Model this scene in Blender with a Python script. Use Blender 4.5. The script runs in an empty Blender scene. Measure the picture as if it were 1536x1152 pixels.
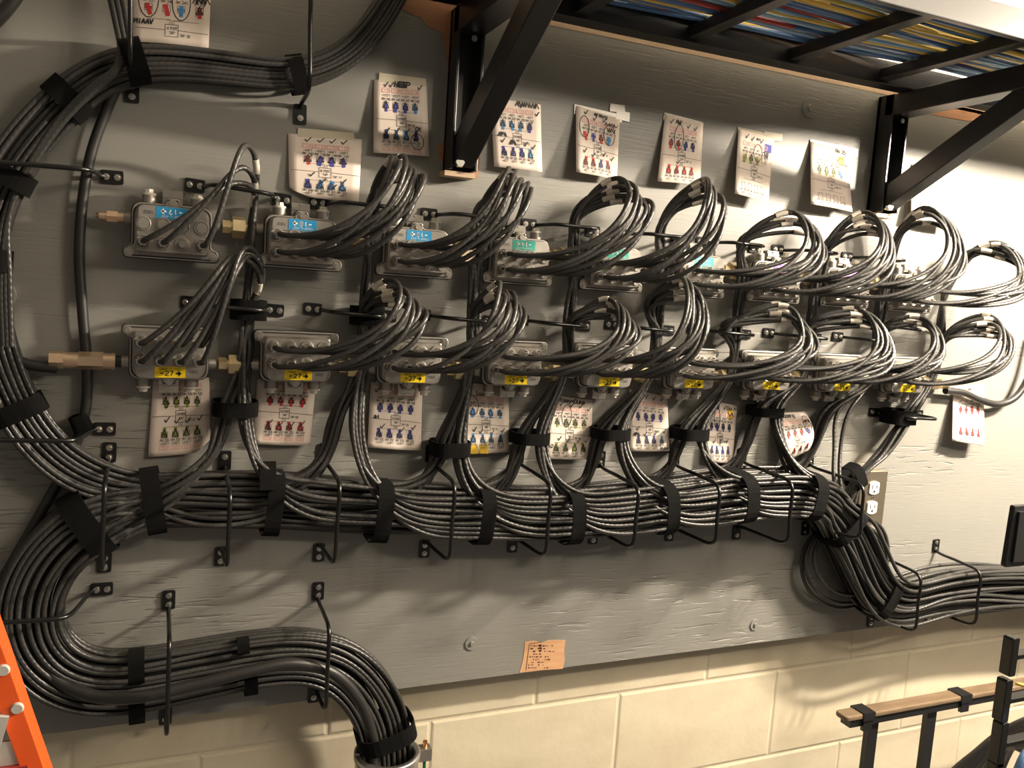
import bpy, math, random
import numpy as np
from mathutils import Vector, Matrix
random.seed(7); rng = np.random.default_rng(7)
scene = bpy.context.scene
COL = scene.collection

# ---------------------------------------------------------------- camera
FPX = 1259.57
CAM = np.array([-.0222, -1.3477, .1611]); YAW, PITCH, ROLL = .4072, -.1094, .0667
_f = np.array([math.sin(YAW)*math.cos(PITCH), math.cos(YAW)*math.cos(PITCH), math.sin(PITCH)])
_r = np.array([math.cos(YAW), -math.sin(YAW), 0.]); _u = np.cross(_r, _f)
R2 = _r*math.cos(ROLL)+_u*math.sin(ROLL); U2 = -_r*math.sin(ROLL)+_u*math.cos(ROLL)
cd = bpy.data.cameras.new('camera'); cam = bpy.data.objects.new('camera', cd); COL.objects.link(cam)
cd.sensor_fit = 'HORIZONTAL'; cd.sensor_width = 36; cd.lens = 36*FPX/1536; cd.clip_start = .02
cam.matrix_world = Matrix(((R2[0], U2[0], -_f[0], CAM[0]), (R2[1], U2[1], -_f[1], CAM[1]), (R2[2], U2[2], -_f[2], CAM[2]), (0, 0, 0, 1)))
scene.camera = cam

# ---------------------------------------------------------------- world, lamps, exposure
w = bpy.data.worlds.new('room_ambient'); scene.world = w; w.use_nodes = True
w.node_tree.nodes['Background'].inputs[0].default_value = (1, .86, .70, 1)
w.node_tree.nodes['Background'].inputs[1].default_value = .15
CEIL_Z = 1.15
# bare tube lamps: centre, length along X, tube count of light samples, watts per sample, soft radius
LAMPS = [((2.08, -.76, .768), .36, 3, 104.0, .035),
         ((1.75, -1.85, CEIL_Z-.05), .9, 3, 20.0, .06)]
LAMP_COLOR = (1, .86, .69)
scene.view_settings.view_transform = 'Standard'; scene.view_settings.look = 'None'
scene.view_settings.exposure = 0.0; scene.view_settings.gamma = 1.0; scene.view_settings.use_curve_mapping = False

def at(px, py, d=0.):
    """photo pixel -> point on the plane standing d metres in front of the board"""
    v = R2*(px-768)/FPX+U2*(576-py)/FPX+_f
    return CAM+v*((-d-CAM[1])/v[1])
def atz(px, py, z):
    v = R2*(px-768)/FPX+U2*(576-py)/FPX+_f
    return CAM+v*((z-CAM[2])/v[2])

# ---------------------------------------------------------------- materials
MATS = {}
def mat(name, color, rough=.5, metal=0., spec=.5, bump=None, noise=None, emit=None, alpha=None, coat=0.):
    """bump=(scale xyz, strength, distance)  noise=(scale xyz, second colour, amount)"""
    m = bpy.data.materials.new(name); m.use_nodes = True; nt = m.node_tree; b = nt.nodes['Principled BSDF']
    b.inputs['Base Color'].default_value = (*color, 1); b.inputs['Roughness'].default_value = rough
    b.inputs['Metallic'].default_value = metal; b.inputs['Specular IOR Level'].default_value = spec
    b.inputs['Coat Weight'].default_value = coat
    def tex(scale, detail=4, dist=0.):
        tc = nt.nodes.new('ShaderNodeTexCoord'); mp = nt.nodes.new('ShaderNodeMapping'); n = nt.nodes.new('ShaderNodeTexNoise')
        mp.inputs['Scale'].default_value = scale; n.inputs['Scale'].default_value = 1; n.inputs['Detail'].default_value = detail
        n.inputs['Distortion'].default_value = dist
        nt.links.new(tc.outputs['Object'], mp.inputs[0]); nt.links.new(mp.outputs[0], n.inputs['Vector']); return n
    if noise:
        n = tex(noise[0]); r = nt.nodes.new('ShaderNodeValToRGB'); r.color_ramp.elements[0].position = .35; r.color_ramp.elements[1].position = .7
        r.color_ramp.elements[0].color = (*color, 1)
        c2 = [a+(c-a)*noise[2] for a, c in zip(color, noise[1])]; r.color_ramp.elements[1].color = (*c2, 1)
        nt.links.new(n.outputs['Fac'], r.inputs[0]); nt.links.new(r.outputs[0], b.inputs['Base Color'])
    if bump:
        n = tex(bump[0], 3); bp = nt.nodes.new('ShaderNodeBump'); bp.inputs['Strength'].default_value = bump[1]; bp.inputs['Distance'].default_value = bump[2]
        nt.links.new(n.outputs['Fac'], bp.inputs['Height']); nt.links.new(bp.outputs[0], b.inputs['Normal'])
    if emit:
        b.inputs['Emission Color'].default_value = (*emit[0], 1); b.inputs['Emission Strength'].default_value = emit[1]
    MATS[name] = m; return m

def plywood_paint():
    m = mat('grey_board_paint', (.235, .232, .212), .42); nt = m.node_tree; b = nt.nodes['Principled BSDF']
    tc = nt.nodes.new('ShaderNodeTexCoord')
    def noise(scale, detail, dist=0):
        mp = nt.nodes.new('ShaderNodeMapping'); mp.inputs['Scale'].default_value = scale
        n = nt.nodes.new('ShaderNodeTexNoise'); n.inputs['Scale'].default_value = 1; n.inputs['Detail'].default_value = detail; n.inputs['Distortion'].default_value = dist
        nt.links.new(tc.outputs['Object'], mp.inputs[0]); nt.links.new(mp.outputs[0], n.inputs['Vector']); return n
    fine = noise((16, 40, 330), 4, .3); crack = noise((13, 9, 165), 3, .5); zone = noise((1.3, 1, 4.5), 2); blot = noise((3, 3, 7), 3)
    # cracks: narrow valleys, only in some zones of the sheet
    cr = nt.nodes.new('ShaderNodeValToRGB'); e = cr.color_ramp.elements; e[0].position = .34; e[0].color = (0, 0, 0, 1); e[1].position = .43; e[1].color = (1, 1, 1, 1)
    nt.links.new(crack.outputs['Fac'], cr.inputs[0])
    zr = nt.nodes.new('ShaderNodeValToRGB'); e = zr.color_ramp.elements; e[0].position = .46; e[0].color = (.06,)*3+(1,); e[1].position = .60; e[1].color = (1, 1, 1, 1)
    nt.links.new(zone.outputs['Fac'], zr.inputs[0])
    sx = nt.nodes.new('ShaderNodeSeparateXYZ'); nt.links.new(tc.outputs['Object'], sx.inputs[0]); mr = nt.nodes.new('ShaderNodeMapRange'); mr.inputs[1].default_value = .30; mr.inputs[2].default_value = -.10; mr.inputs[3].default_value = .12; mr.inputs[4].default_value = 1.0; nt.links.new(sx.outputs['Z'], mr.inputs[0])
    zm = nt.nodes.new('ShaderNodeMath'); zm.operation = 'MULTIPLY'; nt.links.new(zr.outputs[0], zm.inputs[0]); nt.links.new(mr.outputs[0], zm.inputs[1])
    inv = nt.nodes.new('ShaderNodeMath'); inv.operation = 'SUBTRACT'; inv.inputs[0].default_value = 1; nt.links.new(cr.outputs[0], inv.inputs[1])
    mu = nt.nodes.new('ShaderNodeMath'); mu.operation = 'MULTIPLY'; nt.links.new(inv.outputs[0], mu.inputs[0]); nt.links.new(zm.outputs[0], mu.inputs[1])
    b1 = nt.nodes.new('ShaderNodeBump'); b1.inputs['Strength'].default_value = .35; b1.inputs['Distance'].default_value = .0009
    nt.links.new(fine.outputs['Fac'], b1.inputs['Height'])
    b2 = nt.nodes.new('ShaderNodeBump'); b2.invert = True; b2.inputs['Strength'].default_value = .9; b2.inputs['Distance'].default_value = .0016
    nt.links.new(mu.outputs[0], b2.inputs['Height']); nt.links.new(b1.outputs[0], b2.inputs['Normal']); nt.links.new(b2.outputs[0], b.inputs['Normal'])
    mx = nt.nodes.new('ShaderNodeMix'); mx.data_type = 'RGBA'; mx.inputs['A'].default_value = (.225, .225, .21, 1); mx.inputs['B'].default_value = (.27, .262, .235, 1)
    nt.links.new(blot.outputs['Fac'], mx.inputs['Factor']); nt.links.new(mx.outputs['Result'], b.inputs['Base Color'])
plywood_paint()
def cable_mat(name, col, rough, pitch=420):
    m = mat(name, col, rough); nt = m.node_tree; b = nt.nodes['Principled BSDF']
    uv = nt.nodes.new('ShaderNodeUVMap'); wv = nt.nodes.new('ShaderNodeTexWave'); wv.inputs['Scale'].default_value = 1
    mp = nt.nodes.new('ShaderNodeMapping'); mp.inputs['Scale'].default_value = (1.2, pitch/6.28*1.0, 1); mp.inputs['Rotation'].default_value = (0, 0, .0)
    wv.bands_direction = 'DIAGONAL'; wv.inputs['Distortion'].default_value = .6
    nt.links.new(uv.outputs[0], mp.inputs[0]); nt.links.new(mp.outputs[0], wv.inputs[0])
    bp = nt.nodes.new('ShaderNodeBump'); bp.inputs['Strength'].default_value = .35; bp.inputs['Distance'].default_value = .0006
    nt.links.new(wv.outputs['Fac'], bp.inputs['Height']); nt.links.new(bp.outputs[0], b.inputs['Normal'])
cable_mat('black_cable_jacket', (.036, .035, .033), .36)
cable_mat('charcoal_cable_jacket', (.045, .043, .041), .42)
mat('trunk_jacket', (.022, .021, .02), .42); mat('grey_jacket', (.17, .165, .155), .42)
mat('cast_aluminium', (.41, .385, .35), .42, .7, bump=((420, 420, 420), .25, .0004), noise=((30, 30, 30), (.31, .29, .26), .8))
mat('machined_aluminium', (.58, .54, .48), .30, .9)
mat('brass', (.80, .64, .36), .34, .85, noise=((60, 60, 60), (.86, .74, .48), .8))
mat('copper_brass', (.80, .60, .42), .36, .85)
mat('nickel', (.62, .60, .56), .24, 1.)
mat('dark_recess', (.02, .02, .02), .7)
mat('plug_nylon', (.70, .66, .58), .5)
mat('ring_black', (.006, .006, .006), .28, 0., .6)
mat('strap_velcro', (.0045, .0045, .0045), .95, 0., .15, bump=((900, 900, 900), .6, .0006))
mat('rack_black', (.014, .014, .015), .36, 0., .5); mat('finger_plastic', (.005, .005, .005), .3)
mat('zinc_screw', (.66, .64, .58), .27, 1.)
mat('card_paper', (.80, .70, .62), .75, 0., .2)
mat('clear_tape', (.66, .60, .46), .22, 0., .6)
mat('ink_grey', (.10, .09, .085), .8); mat('ink_black', (.012, .012, .012), .6); mat('ink_pink', (.78, .36, .32), .8)
mat('marker_blue', (.05, .05, .30), .7); mat('marker_sky', (.05, .24, .55), .7); mat('marker_red', (.58, .035, .035), .7)
mat('marker_green', (.24, .27, .045), .7); mat('marker_yellow', (.85, .55, .03), .7)
mat('label_yellow', (.88, .64, .01), .4); mat('label_blue', (.02, .27, .55), .4); mat('label_green', (.03, .42, .34), .4)
mat('label_cyan', (.10, .52, .60), .4); mat('label_violet', (.50, .16, .62), .4); mat('label_cream', (.78, .68, .42), .4)
mat('label_white_ink', (.85, .85, .85), .5); mat('sleeve_white', (.62, .57, .49), .55); mat('flag_tan', (.58, .46, .31), .6)
mat('block_paint', (.72, .65, .49), .55, bump=((55, 55, 55), .3, .0015), noise=((6, 6, 10), (.58, .50, .36), .7))
mat('joint_paint', (.70, .63, .47), .6, bump=((60, 60, 60), .4, .002))
mat('bare_wood', (.42, .215, .105), .65, bump=((20, 20, 260), .4, .001), noise=((8, 8, 90), (.30, .13, .06), .8))
mat('pale_wood', (.52, .38, .25), .65, bump=((20, 20, 260), .4, .001))
mat('stamp_wood', (.60, .33, .17), .65, noise=((20, 20, 120), (.70, .42, .24), .7))
mat('stamp_ink', (.10, .05, .035), .8)
mat('worn_wood', (.15, .105, .065), .42, bump=((30, 200, 200), .5, .001), noise=((14, 70, 70), (.22, .155, .095), .9))
mat('ladder_orange', (.90, .12, .02), .38); mat('ladder_grey', (.55, .53, .50), .5); mat('ladder_red', (.30, .03, .03), .5)
mat('outlet_brass', (.46, .36, .20), .32, .85); mat('outlet_steel', (.30, .26, .20), .38, .8); mat('outlet_white', (.80, .77, .70), .35)
mat('conduit_zinc', (.60, .59, .56), .30, .9, noise=((25, 25, 8), (.45, .44, .42), .8))
mat('green_wire', (.02, .16, .06), .4); mat('copper', (.60, .26, .12), .35, .9)
mat('rack_cable_blue', (.12, .24, .48), .5); mat('rack_cable_yellow', (.90, .62, .13), .5); mat('rack_cable_red', (.62, .09, .07), .5); mat('rack_cable_sky', (.34, .56, .74), .5)
mat('ceiling_paint', (.80, .77, .70), .8); mat('fixture_white', (.8, .8, .78), .4)
mat('lamp_tube', (1, 1, 1), .5, emit=((1, .9, .76), 14))

# ---------------------------------------------------------------- mesh helpers
class MB:
    def __init__(s): s.v = []; s.f = []; s.sm = []; s.uv = []
    def add(s, vs, fs, smooth=False, uv=None):
        o = len(s.v); s.v += [tuple(map(float, p)) for p in vs]; s.f += [tuple(o+i for i in f) for f in fs]; s.sm += [smooth]*len(fs)
        s.uv += list(uv) if uv is not None else [(0, 0)]*len(vs); return s
    def box(s, x0, x1, y0, y1, z0, z1):
        vs = [(x, y, z) for x in (x0, x1) for y in (y0, y1) for z in (z0, z1)]
        return s.add(vs, [(0, 1, 3, 2), (4, 6, 7, 5), (0, 4, 5, 1), (2, 3, 7, 6), (0, 2, 6, 4), (1, 5, 7, 3)])
    def obox(s, c, ax, ay, az):
        """box about c with half-axis vectors"""
        c, ax, ay, az = map(np.array, (c, ax, ay, az))
        vs = [c+i*ax+j*ay+k*az for i in (-1, 1) for j in (-1, 1) for k in (-1, 1)]
        fs = [(0, 1, 3, 2), (4, 6, 7, 5), (0, 4, 5, 1), (2, 3, 7, 6), (0, 2, 6, 4), (1, 5, 7, 3)]
        if np.dot(np.cross(ax, ay), az) < 0: fs = [f[::-1] for f in fs]
        return s.add(vs, fs)
    def cyl(s, p0, p1, r0, r1=None, n=16, smooth=True, caps=True, rot=0.):
        p0, p1 = np.array(p0, float), np.array(p1, float); r1 = r0 if r1 is None else r1
        t = (p1-p0)/np.linalg.norm(p1-p0); a = np.array([0, 0, 1.]) if abs(t[2]) < .9 else np.array([1., 0, 0])
        e1 = np.cross(a, t); e1 /= np.linalg.norm(e1); e2 = np.cross(t, e1); vs = []
        for p, r in ((p0, r0), (p1, r1)):
            for i in range(n):
                q = 2*math.pi*i/n+rot; vs.append(p+r*(math.cos(q)*e1+math.sin(q)*e2))
        s.add(vs, [(i, (i+1) % n, n+(i+1) % n, n+i) for i in range(n)], smooth)
        if caps: s.add(vs, [tuple(range(n-1, -1, -1)), tuple(range(n, 2*n))])
        return s
    def tube(s, P, r, n=8, caps=True, closed=False, smooth=True):
        P = np.array(P, float); m = len(P)
        T = np.gradient(P, axis=0) if not closed else np.roll(P, -1, 0)-np.roll(P, 1, 0)
        T /= np.linalg.norm(T, axis=1)[:, None]+1e-12
        a = np.array([0, -1., 0]) if abs(T[0][1]) < .9 else np.array([0, 0, 1.])
        e = np.cross(T[0], a); e /= np.linalg.norm(e); ang = np.arange(n)*2*math.pi/n; vs = []; uv = []; L = 0
        rr = np.full(m, r) if np.isscalar(r) else np.array(r)
        for i in range(m):
            e = e-T[i]*np.dot(e, T[i]); e /= np.linalg.norm(e); g = np.cross(T[i], e)
            if i: L += np.linalg.norm(P[i]-P[i-1])
            for q in ang: vs.append(P[i]+rr[i]*(math.cos(q)*e+math.sin(q)*g)); uv.append((q/6.283, L))
        fs = []
        for i in range(m if closed else m-1):
            j = (i+1) % m
            for k in range(n): fs.append((i*n+k, i*n+(k+1) % n, j*n+(k+1) % n, j*n+k))
        s.add(vs, fs, smooth, uv)
        if caps and not closed: s.add(vs[:n], [tuple(range(n-1, -1, -1))]); s.add(vs[-n:], [tuple(range(n))])
        return s
    def prism(s, poly, y0, y1, plane='xz'):
        """outline extruded from y0 (front) to y1 (back)"""
        n = len(poly); A = sum(poly[i][0]*poly[(i+1) % n][1]-poly[(i+1) % n][0]*poly[i][1] for i in range(n))
        if A < 0: poly = poly[::-1]
        vs = [(x, y0, z) for x, z in poly]+[(x, y1, z) for x, z in poly]
        fs = [tuple(range(n)), tuple(range(2*n-1, n-1, -1))]+[(i, n+i, n+(i+1) % n, (i+1) % n) for i in range(n)]
        return s.add(vs, fs)
    def mesh(s, name, m, bevel=0.):
        me = bpy.data.meshes.new(name); me.from_pydata(s.v, [], s.f); me.polygons.foreach_set('use_smooth', s.sm)
        ul = me.uv_layers.new(name='UVMap'); li = np.empty(len(me.loops), int); me.loops.foreach_get('vertex_index', li)
        ul.data.foreach_set('uv', np.array(s.uv, float)[li].ravel()); me.materials.append(MATS[m]); me.update(); return me
def link(name, me, parent=None):
    o = bpy.data.objects.new(name, me); COL.objects.link(o)
    if parent: o.parent = parent
    return o
def part(name, mb, m, parent, bevel=0., label=None):
    o = link(name, mb.mesh(name, m), parent)
    if bevel: bv = o.modifiers.new('edge', 'BEVEL'); bv.width = bevel; bv.segments = 2; bv.limit_method = 'ANGLE'
    if label: o['label'] = label
    return o
def tag(o, label, cat, group=None, kind=None):
    if label: o['label'] = label
    if cat: o['category'] = cat
    if group: o['group'] = group
    if kind: o['kind'] = kind
    return o
def thing(name, label, cat, loc=(0, 0, 0), rot=(0, 0, 0), group=None):
    o = link(name, None); o.location = loc; o.rotation_euler = rot; o.empty_display_size = .02; return tag(o, label, cat, group)
def struct(name, mb, m, parent=None, bevel=0):
    o = part(name, mb, m, parent, bevel)
    if not parent: o['kind'] = 'structure'
    return o
def catmull(P, step=.012):
    P = [np.array(p, float) for p in P]; P = [2*P[0]-P[1]]+P+[2*P[-1]-P[-2]]; out = []
    for i in range(1, len(P)-2):
        a, b, c, d = P[i-1:i+3]; L = np.linalg.norm(c-b); n = max(2, int(math.ceil(L/step)))
        # centripetal form keeps the curve free of kinks
        t0 = 0; t1 = t0+max(np.linalg.norm(b-a), 1e-6)**.5; t2 = t1+max(L, 1e-6)**.5; t3 = t2+max(np.linalg.norm(d-c), 1e-6)**.5
        for k in range(n):
            t = t1+(t2-t1)*k/n
            A1 = (t1-t)/(t1-t0)*a+(t-t0)/(t1-t0)*b; A2 = (t2-t)/(t2-t1)*b+(t-t1)/(t2-t1)*c; A3 = (t3-t)/(t3-t2)*c+(t-t2)/(t3-t2)*d
            B1 = (t2-t)/(t2-t0)*A1+(t-t0)/(t2-t0)*A2; B2 = (t3-t)/(t3-t1)*A2+(t-t1)/(t3-t1)*A3
            out.append((t2-t)/(t2-t1)*B1+(t-t1)/(t2-t1)*B2)
    out.append(P[-2]); return np.array(out)
def W(x, z, d): return np.array([x, -d, z])

# ---------------------------------------------------------------- room shell
BOARD_T = .040
def build_shell():
    # block wall behind the board: each block is a piece of its own
    wall = struct('wall_back', MB().box(-1.2, 3.6, BOARD_T+.0030, BOARD_T+.12, -1.6, CEIL_Z), 'joint_paint')
    bw, bh, j = .40, .20, .005; me = {}
    def block(x0, x1, z0, z1):
        k = (round(x1-x0, 3), round(z1-z0, 3))
        if k not in me:
            W2, H2 = (x1-x0)/2-j/2, (z1-z0)/2-j/2; b = .004; mb = MB()
            rings = [(W2, H2, .0045), (W2, H2, .0024), (W2-b, H2-b, .0012)]
            vs = []
            for a, c, y in rings: vs += [(-a, y, -c), (a, y, -c), (a, y, c), (-a, y, c)]
            fs = []
            for r in range(2):
                for i in range(4): fs.append((r*4+i, r*4+(i+1) % 4, r*4+4+(i+1) % 4, r*4+4+i))
            fs.append((8, 9, 10, 11)); mb.add(vs, fs); me[k] = mb.mesh('block', 'block_paint')
        o = link('block', me[k], wall); o.location = ((x0+x1)/2, BOARD_T, (z0+z1)/2)
    zj = -.632                                   # the long joint seen under the board
    for r in range(-4, 2):
        z0 = zj+r*bh
        off = .27 if r % 2 == 0 else .06
        for k in range(-3, 9):
            x0 = off+k*bw
            if x0+bw > -.9 and x0 < 3.4 and z0 > -1.5 and z0 < -.35: block(x0, x0+bw, z0, z0+bh)
    struct('ceiling', MB().box(-1.2, 3.6, -2.6, .16, CEIL_Z, CEIL_Z+.05), 'ceiling_paint')
build_shell()

ZT, ZB = .640, -.540
def build_board():
    t = thing('plywood_backboard', 'large grey painted plywood board carrying the tap rows and cables', 'board', (0, 0, 0))
    X0, X1 = -.75, 3.0
    p = part('sheet', MB().box(X0, X1, 0, BOARD_T-.002, ZB, ZT), 'grey_board_paint', t)
    part('top_strip', MB().box(X0, X1, -.0006, .02, .612, ZT+.03), 'pale_wood', t, label='unpainted pale strip along the top edge')
    def patch(name, px, m, d=.0006, label=None):
        pts = [at(x, y, 0) for x, y in px]; mb = MB().prism([(q[0], q[2]) for q in pts], -d, .002); return part(name, mb, m, t, label=label)
    patch('bare_wood_patch', [(595, -30), (600, 10), (612, 20), (632, 26), (640, 40), (660, 47), (668, 70), (672, 120), (668, 170), (672, 205), (655, 222), (660, 240), (672, 252), (672, 262), (716, 268), (720, 240), (706, 120), (712, -30)], 'bare_wood', label='orange brown bare wood where the paint stops')
    patch('bare_wood_patch', [(1376, 165), (1440, 160), (1514, 176), (1506, 188), (1440, 180), (1380, 168)], 'bare_wood')
    patch('bare_wood_patch', [(213, 101), (250, 104), (305, 113), (250, 112)], 'bare_wood')
    st = patch('lumber_stamp_patch', [(787, 963), (800, 961), (813, 964), (822, 960), (848, 960), (846, 975), (847, 990), (844, 1003), (812, 1005), (779, 1009), (783, 995), (786, 980)], 'stamp_wood', label='bare wood square with a dark lumber grade stamp')
    mb = MB()                                        # rows of illegible stamp print, and its frame line
    def bar(x0, y0, x1, y1, h):
        a, b = at(x0, y0, .0008), at(x1, y1, .0008); mb.obox((a+b)/2, (b-a)/2, (0, .0001, 0), (0, 0, h/2))
    random.seed(3)
    for r in range(9):
        y = 969+r*4.1; x = 796-r*.5
        if r in (0, 1, 2): bar(808, y-1, 812.5, y-1.3, .0032)
        while x < 832-r*1.2:
            wd = random.uniform(1.2, 4.5)
            if random.random() < .62: bar(x, y, x+wd, y-.3, random.choice((.0012, .002, .0026)))
            x += wd+random.uniform(.7, 2.4)
    bar(794, 966, 812, 963, .0012)
    a, b = at(794, 966, .0008), at(789, 1005, .0008); mb.obox((a+b)/2, (b-a)/2, (0, .0001, 0), (.0006, 0, 0))
    part('stamp_print', mb, 'stamp_ink', st)['kind'] = 'stuff'
    # big painted washers holding the sheet
    for px, r in (((1214, 162), .019), ((707, 965), .0125), ((1132, 937), .0125), ((-2, 442), .022)):
        q = at(*px, 0); wz = part('washer', MB().cyl(q+[0, .001, 0], q+[0, -.002, 0], r, r*.96, 24), 'grey_board_paint', t)
        part('screw_head', MB().cyl(q+[0, 0, 0], q+[0, -.0045, 0], r*.42, r*.3, 10), 'grey_board_paint', wz)
build_board()

# ---------------------------------------------------------------- ceiling lamps
def build_lamps():
    for i, ((x, y, z), L, k, watts, rad) in enumerate(LAMPS):
        t = thing('strip_light', ['fluorescent strip light hung beside the runway at the right', 'fluorescent strip light on the ceiling behind the viewer'][i], 'light', (x, y, z))
        part('housing', MB().box(-L/2-.04, L/2+.04, -.04, .04, .075, .10), 'fixture_white', t)
        for s in (-1, 1):
            part('lamp_holder', MB().box(s*(L/2+.02)-.008, s*(L/2+.02)+.008, -.014, .014, -.014, .075), 'fixture_white', t)
            if CEIL_Z-z > .12: part('hanger_rod', MB().cyl((s*L/2, 0, .10), (s*L/2, 0, CEIL_Z-z), .004, n=8), 'fixture_white', t)
        part('tube', MB().cyl((-L/2-.012, 0, 0), (L/2+.012, 0, 0), .013), 'lamp_tube', t)
        for j in range(k):
            ld = bpy.data.lights.new('tube_light', 'POINT'); ld.shadow_soft_size = rad; ld.energy = watts; ld.color = LAMP_COLOR
            lo = bpy.data.objects.new('tube_light', ld); COL.objects.link(lo); lo.parent = t; lo.location = (L*((j+.5)/k-.5), 0, -.015-rad)
build_lamps()

# ---------------------------------------------------------------- stroke lettering
GL = {'0': [(0, 1, 1, 0, 3, 0, 4, 1, 4, 5, 3, 6, 1, 6, 0, 5, 0, 1)], '1': [(1, 5, 2, 6, 2, 0)], '2': [(0, 5, 1, 6, 3, 6, 4, 5, 4, 4, 0, 0, 4, 0)],
      '3': [(0, 6, 4, 6, 2, 3.6, 3, 3.6, 4, 2.6, 4, 1, 3, 0, 1, 0, 0, 1)], '4': [(3, 0, 3, 6, 0, 2, 4, 2)], '5': [(4, 6, 0, 6, 0, 3.5, 3, 3.5, 4, 2.5, 4, 1, 3, 0, 0, 0)],
      '6': [(4, 6, 1, 6, 0, 4, 0, 1, 1, 0, 3, 0, 4, 1, 4, 2.5, 3, 3.5, 0, 3.2)], '7': [(0, 6, 4, 6, 1.5, 0)],
      '8': [(1, 3.2, 0, 4.2, 0, 5, 1, 6, 3, 6, 4, 5, 4, 4.2, 3, 3.2, 1, 3.2, 0, 2.2, 0, 1, 1, 0, 3, 0, 4, 1, 4, 2.2, 3, 3.2)],
      '9': [(0, 0, 3, 0, 4, 2, 4, 5, 3, 6, 1, 6, 0, 5, 0, 3.6, 1, 2.8, 4, 2.8)], 'A': [(0, 0, 2, 6, 4, 0), (.7, 2, 3.3, 2)],
      'B': [(0, 0, 0, 6, 3, 6, 4, 5, 3, 3.2, 0, 3.2), (3, 3.2, 4, 2, 4, 1, 3, 0, 0, 0)], 'C': [(4, 5, 3, 6, 1, 6, 0, 5, 0, 1, 1, 0, 3, 0, 4, 1)],
      'D': [(0, 0, 0, 6, 2.6, 6, 4, 4.5, 4, 1.5, 2.6, 0, 0, 0)], 'E': [(4, 6, 0, 6, 0, 0, 4, 0), (0, 3.2, 3, 3.2)], 'F': [(0, 0, 0, 6, 4, 6), (0, 3.2, 3, 3.2)],
      'G': [(4, 5, 3, 6, 1, 6, 0, 5, 0, 1, 1, 0, 4, 0, 4, 2.6, 2.4, 2.6)], 'H': [(0, 0, 0, 6), (4, 0, 4, 6), (0, 3, 4, 3)], 'I': [(2, 0, 2, 6)], 'K': [(0, 0, 0, 6), (4, 6, 0, 2.6), (1.4, 3.6, 4, 0)],
      'L': [(0, 6, 0, 0, 4, 0)], 'M': [(0, 0, 0, 6, 2, 2.6, 4, 6, 4, 0)], 'N': [(0, 0, 0, 6, 4, 0, 4, 6)], 'O': [(0, 1, 1, 0, 3, 0, 4, 1, 4, 5, 3, 6, 1, 6, 0, 5, 0, 1)],
      'P': [(0, 0, 0, 6, 3, 6, 4, 5, 4, 4, 3, 3, 0, 3)], 'R': [(0, 0, 0, 6, 3, 6, 4, 5, 4, 4, 3, 3, 0, 3), (2, 3, 4, 0)], 'S': [(4, 5, 3, 6, 1, 6, 0, 5, 0, 4, 4, 2, 4, 1, 3, 0, 1, 0, 0, 1)],
      'T': [(0, 6, 4, 6), (2, 6, 2, 0)], 'U': [(0, 6, 0, 1, 1, 0, 3, 0, 4, 1, 4, 6)], 'V': [(0, 6, 2, 0, 4, 6)], 'W': [(0, 6, 1, 0, 2, 4, 3, 0, 4, 6)], 'X': [(0, 0, 4, 6), (0, 6, 4, 0)], 'Y': [(0, 6, 2, 3, 4, 6), (2, 3, 2, 0)], 'Z': [(0, 6, 4, 6, 0, 0, 4, 0)],
      '-': [(.6, 3, 3.4, 3)], '~': [(0, 2.6, 1.2, 3.6, 2.8, 2.6, 4, 3.6)], '(': [(3, 6, 1.6, 4.4, 1.6, 1.6, 3, 0)], ')': [(1, 6, 2.4, 4.4, 2.4, 1.6, 1, 0)], '+': [(.5, 3, 3.5, 3), (2, 1.4, 2, 4.6)],
      # small handwritten forms
      'a': [(4, 4, 1, 4, 0, 2, 1, 0, 3, 0, 4, 2, 4, 4, 4, 0)], 'e': [(0, 2, 4, 2, 3, 4, 1, 4, 0, 2, 1, 0, 4, .6)], 'i': [(2, 0, 2, 4), (2, 5.3, 2, 5.8)], 'k': [(0, 0, 0, 6), (3.5, 4, 0, 1.6), (1.2, 2.4, 3.6, 0)],
      'l': [(2, 6, 2, 0)], 'm': [(0, 0, 0, 4, 1.4, 4, 2, 3, 2, 0, 2, 3, 3, 4, 4, 3, 4, 0)], 'n': [(0, 0, 0, 4, 2.6, 4, 4, 2.6, 4, 0)], 'o': [(0, 2, 1, 4, 3, 4, 4, 2, 3, 0, 1, 0, 0, 2)], 'r': [(0, 0, 0, 4, 0, 2.6, 2, 4, 3.4, 3.6)],
      's': [(4, 3.6, 1, 4, 0, 3, 4, 1.2, 3, 0, 0, .4)], 't': [(2, 6, 2, .6, 3.4, 0), (.4, 4, 3.6, 4)], 'u': [(0, 4, 0, 1, 1.4, 0, 4, 1, 4, 4, 4, 0)], 'x': [(0, 0, 4, 4), (0, 4, 4, 0)], 'y': [(0, 4, 2, 1), (4, 4, 1, -2)], 'g': [(4, 4, 1, 4, 0, 2, 1, 1, 4, 1.4, 4, 4, 4, -1, 2, -2, 0, -1.4)]}
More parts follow.
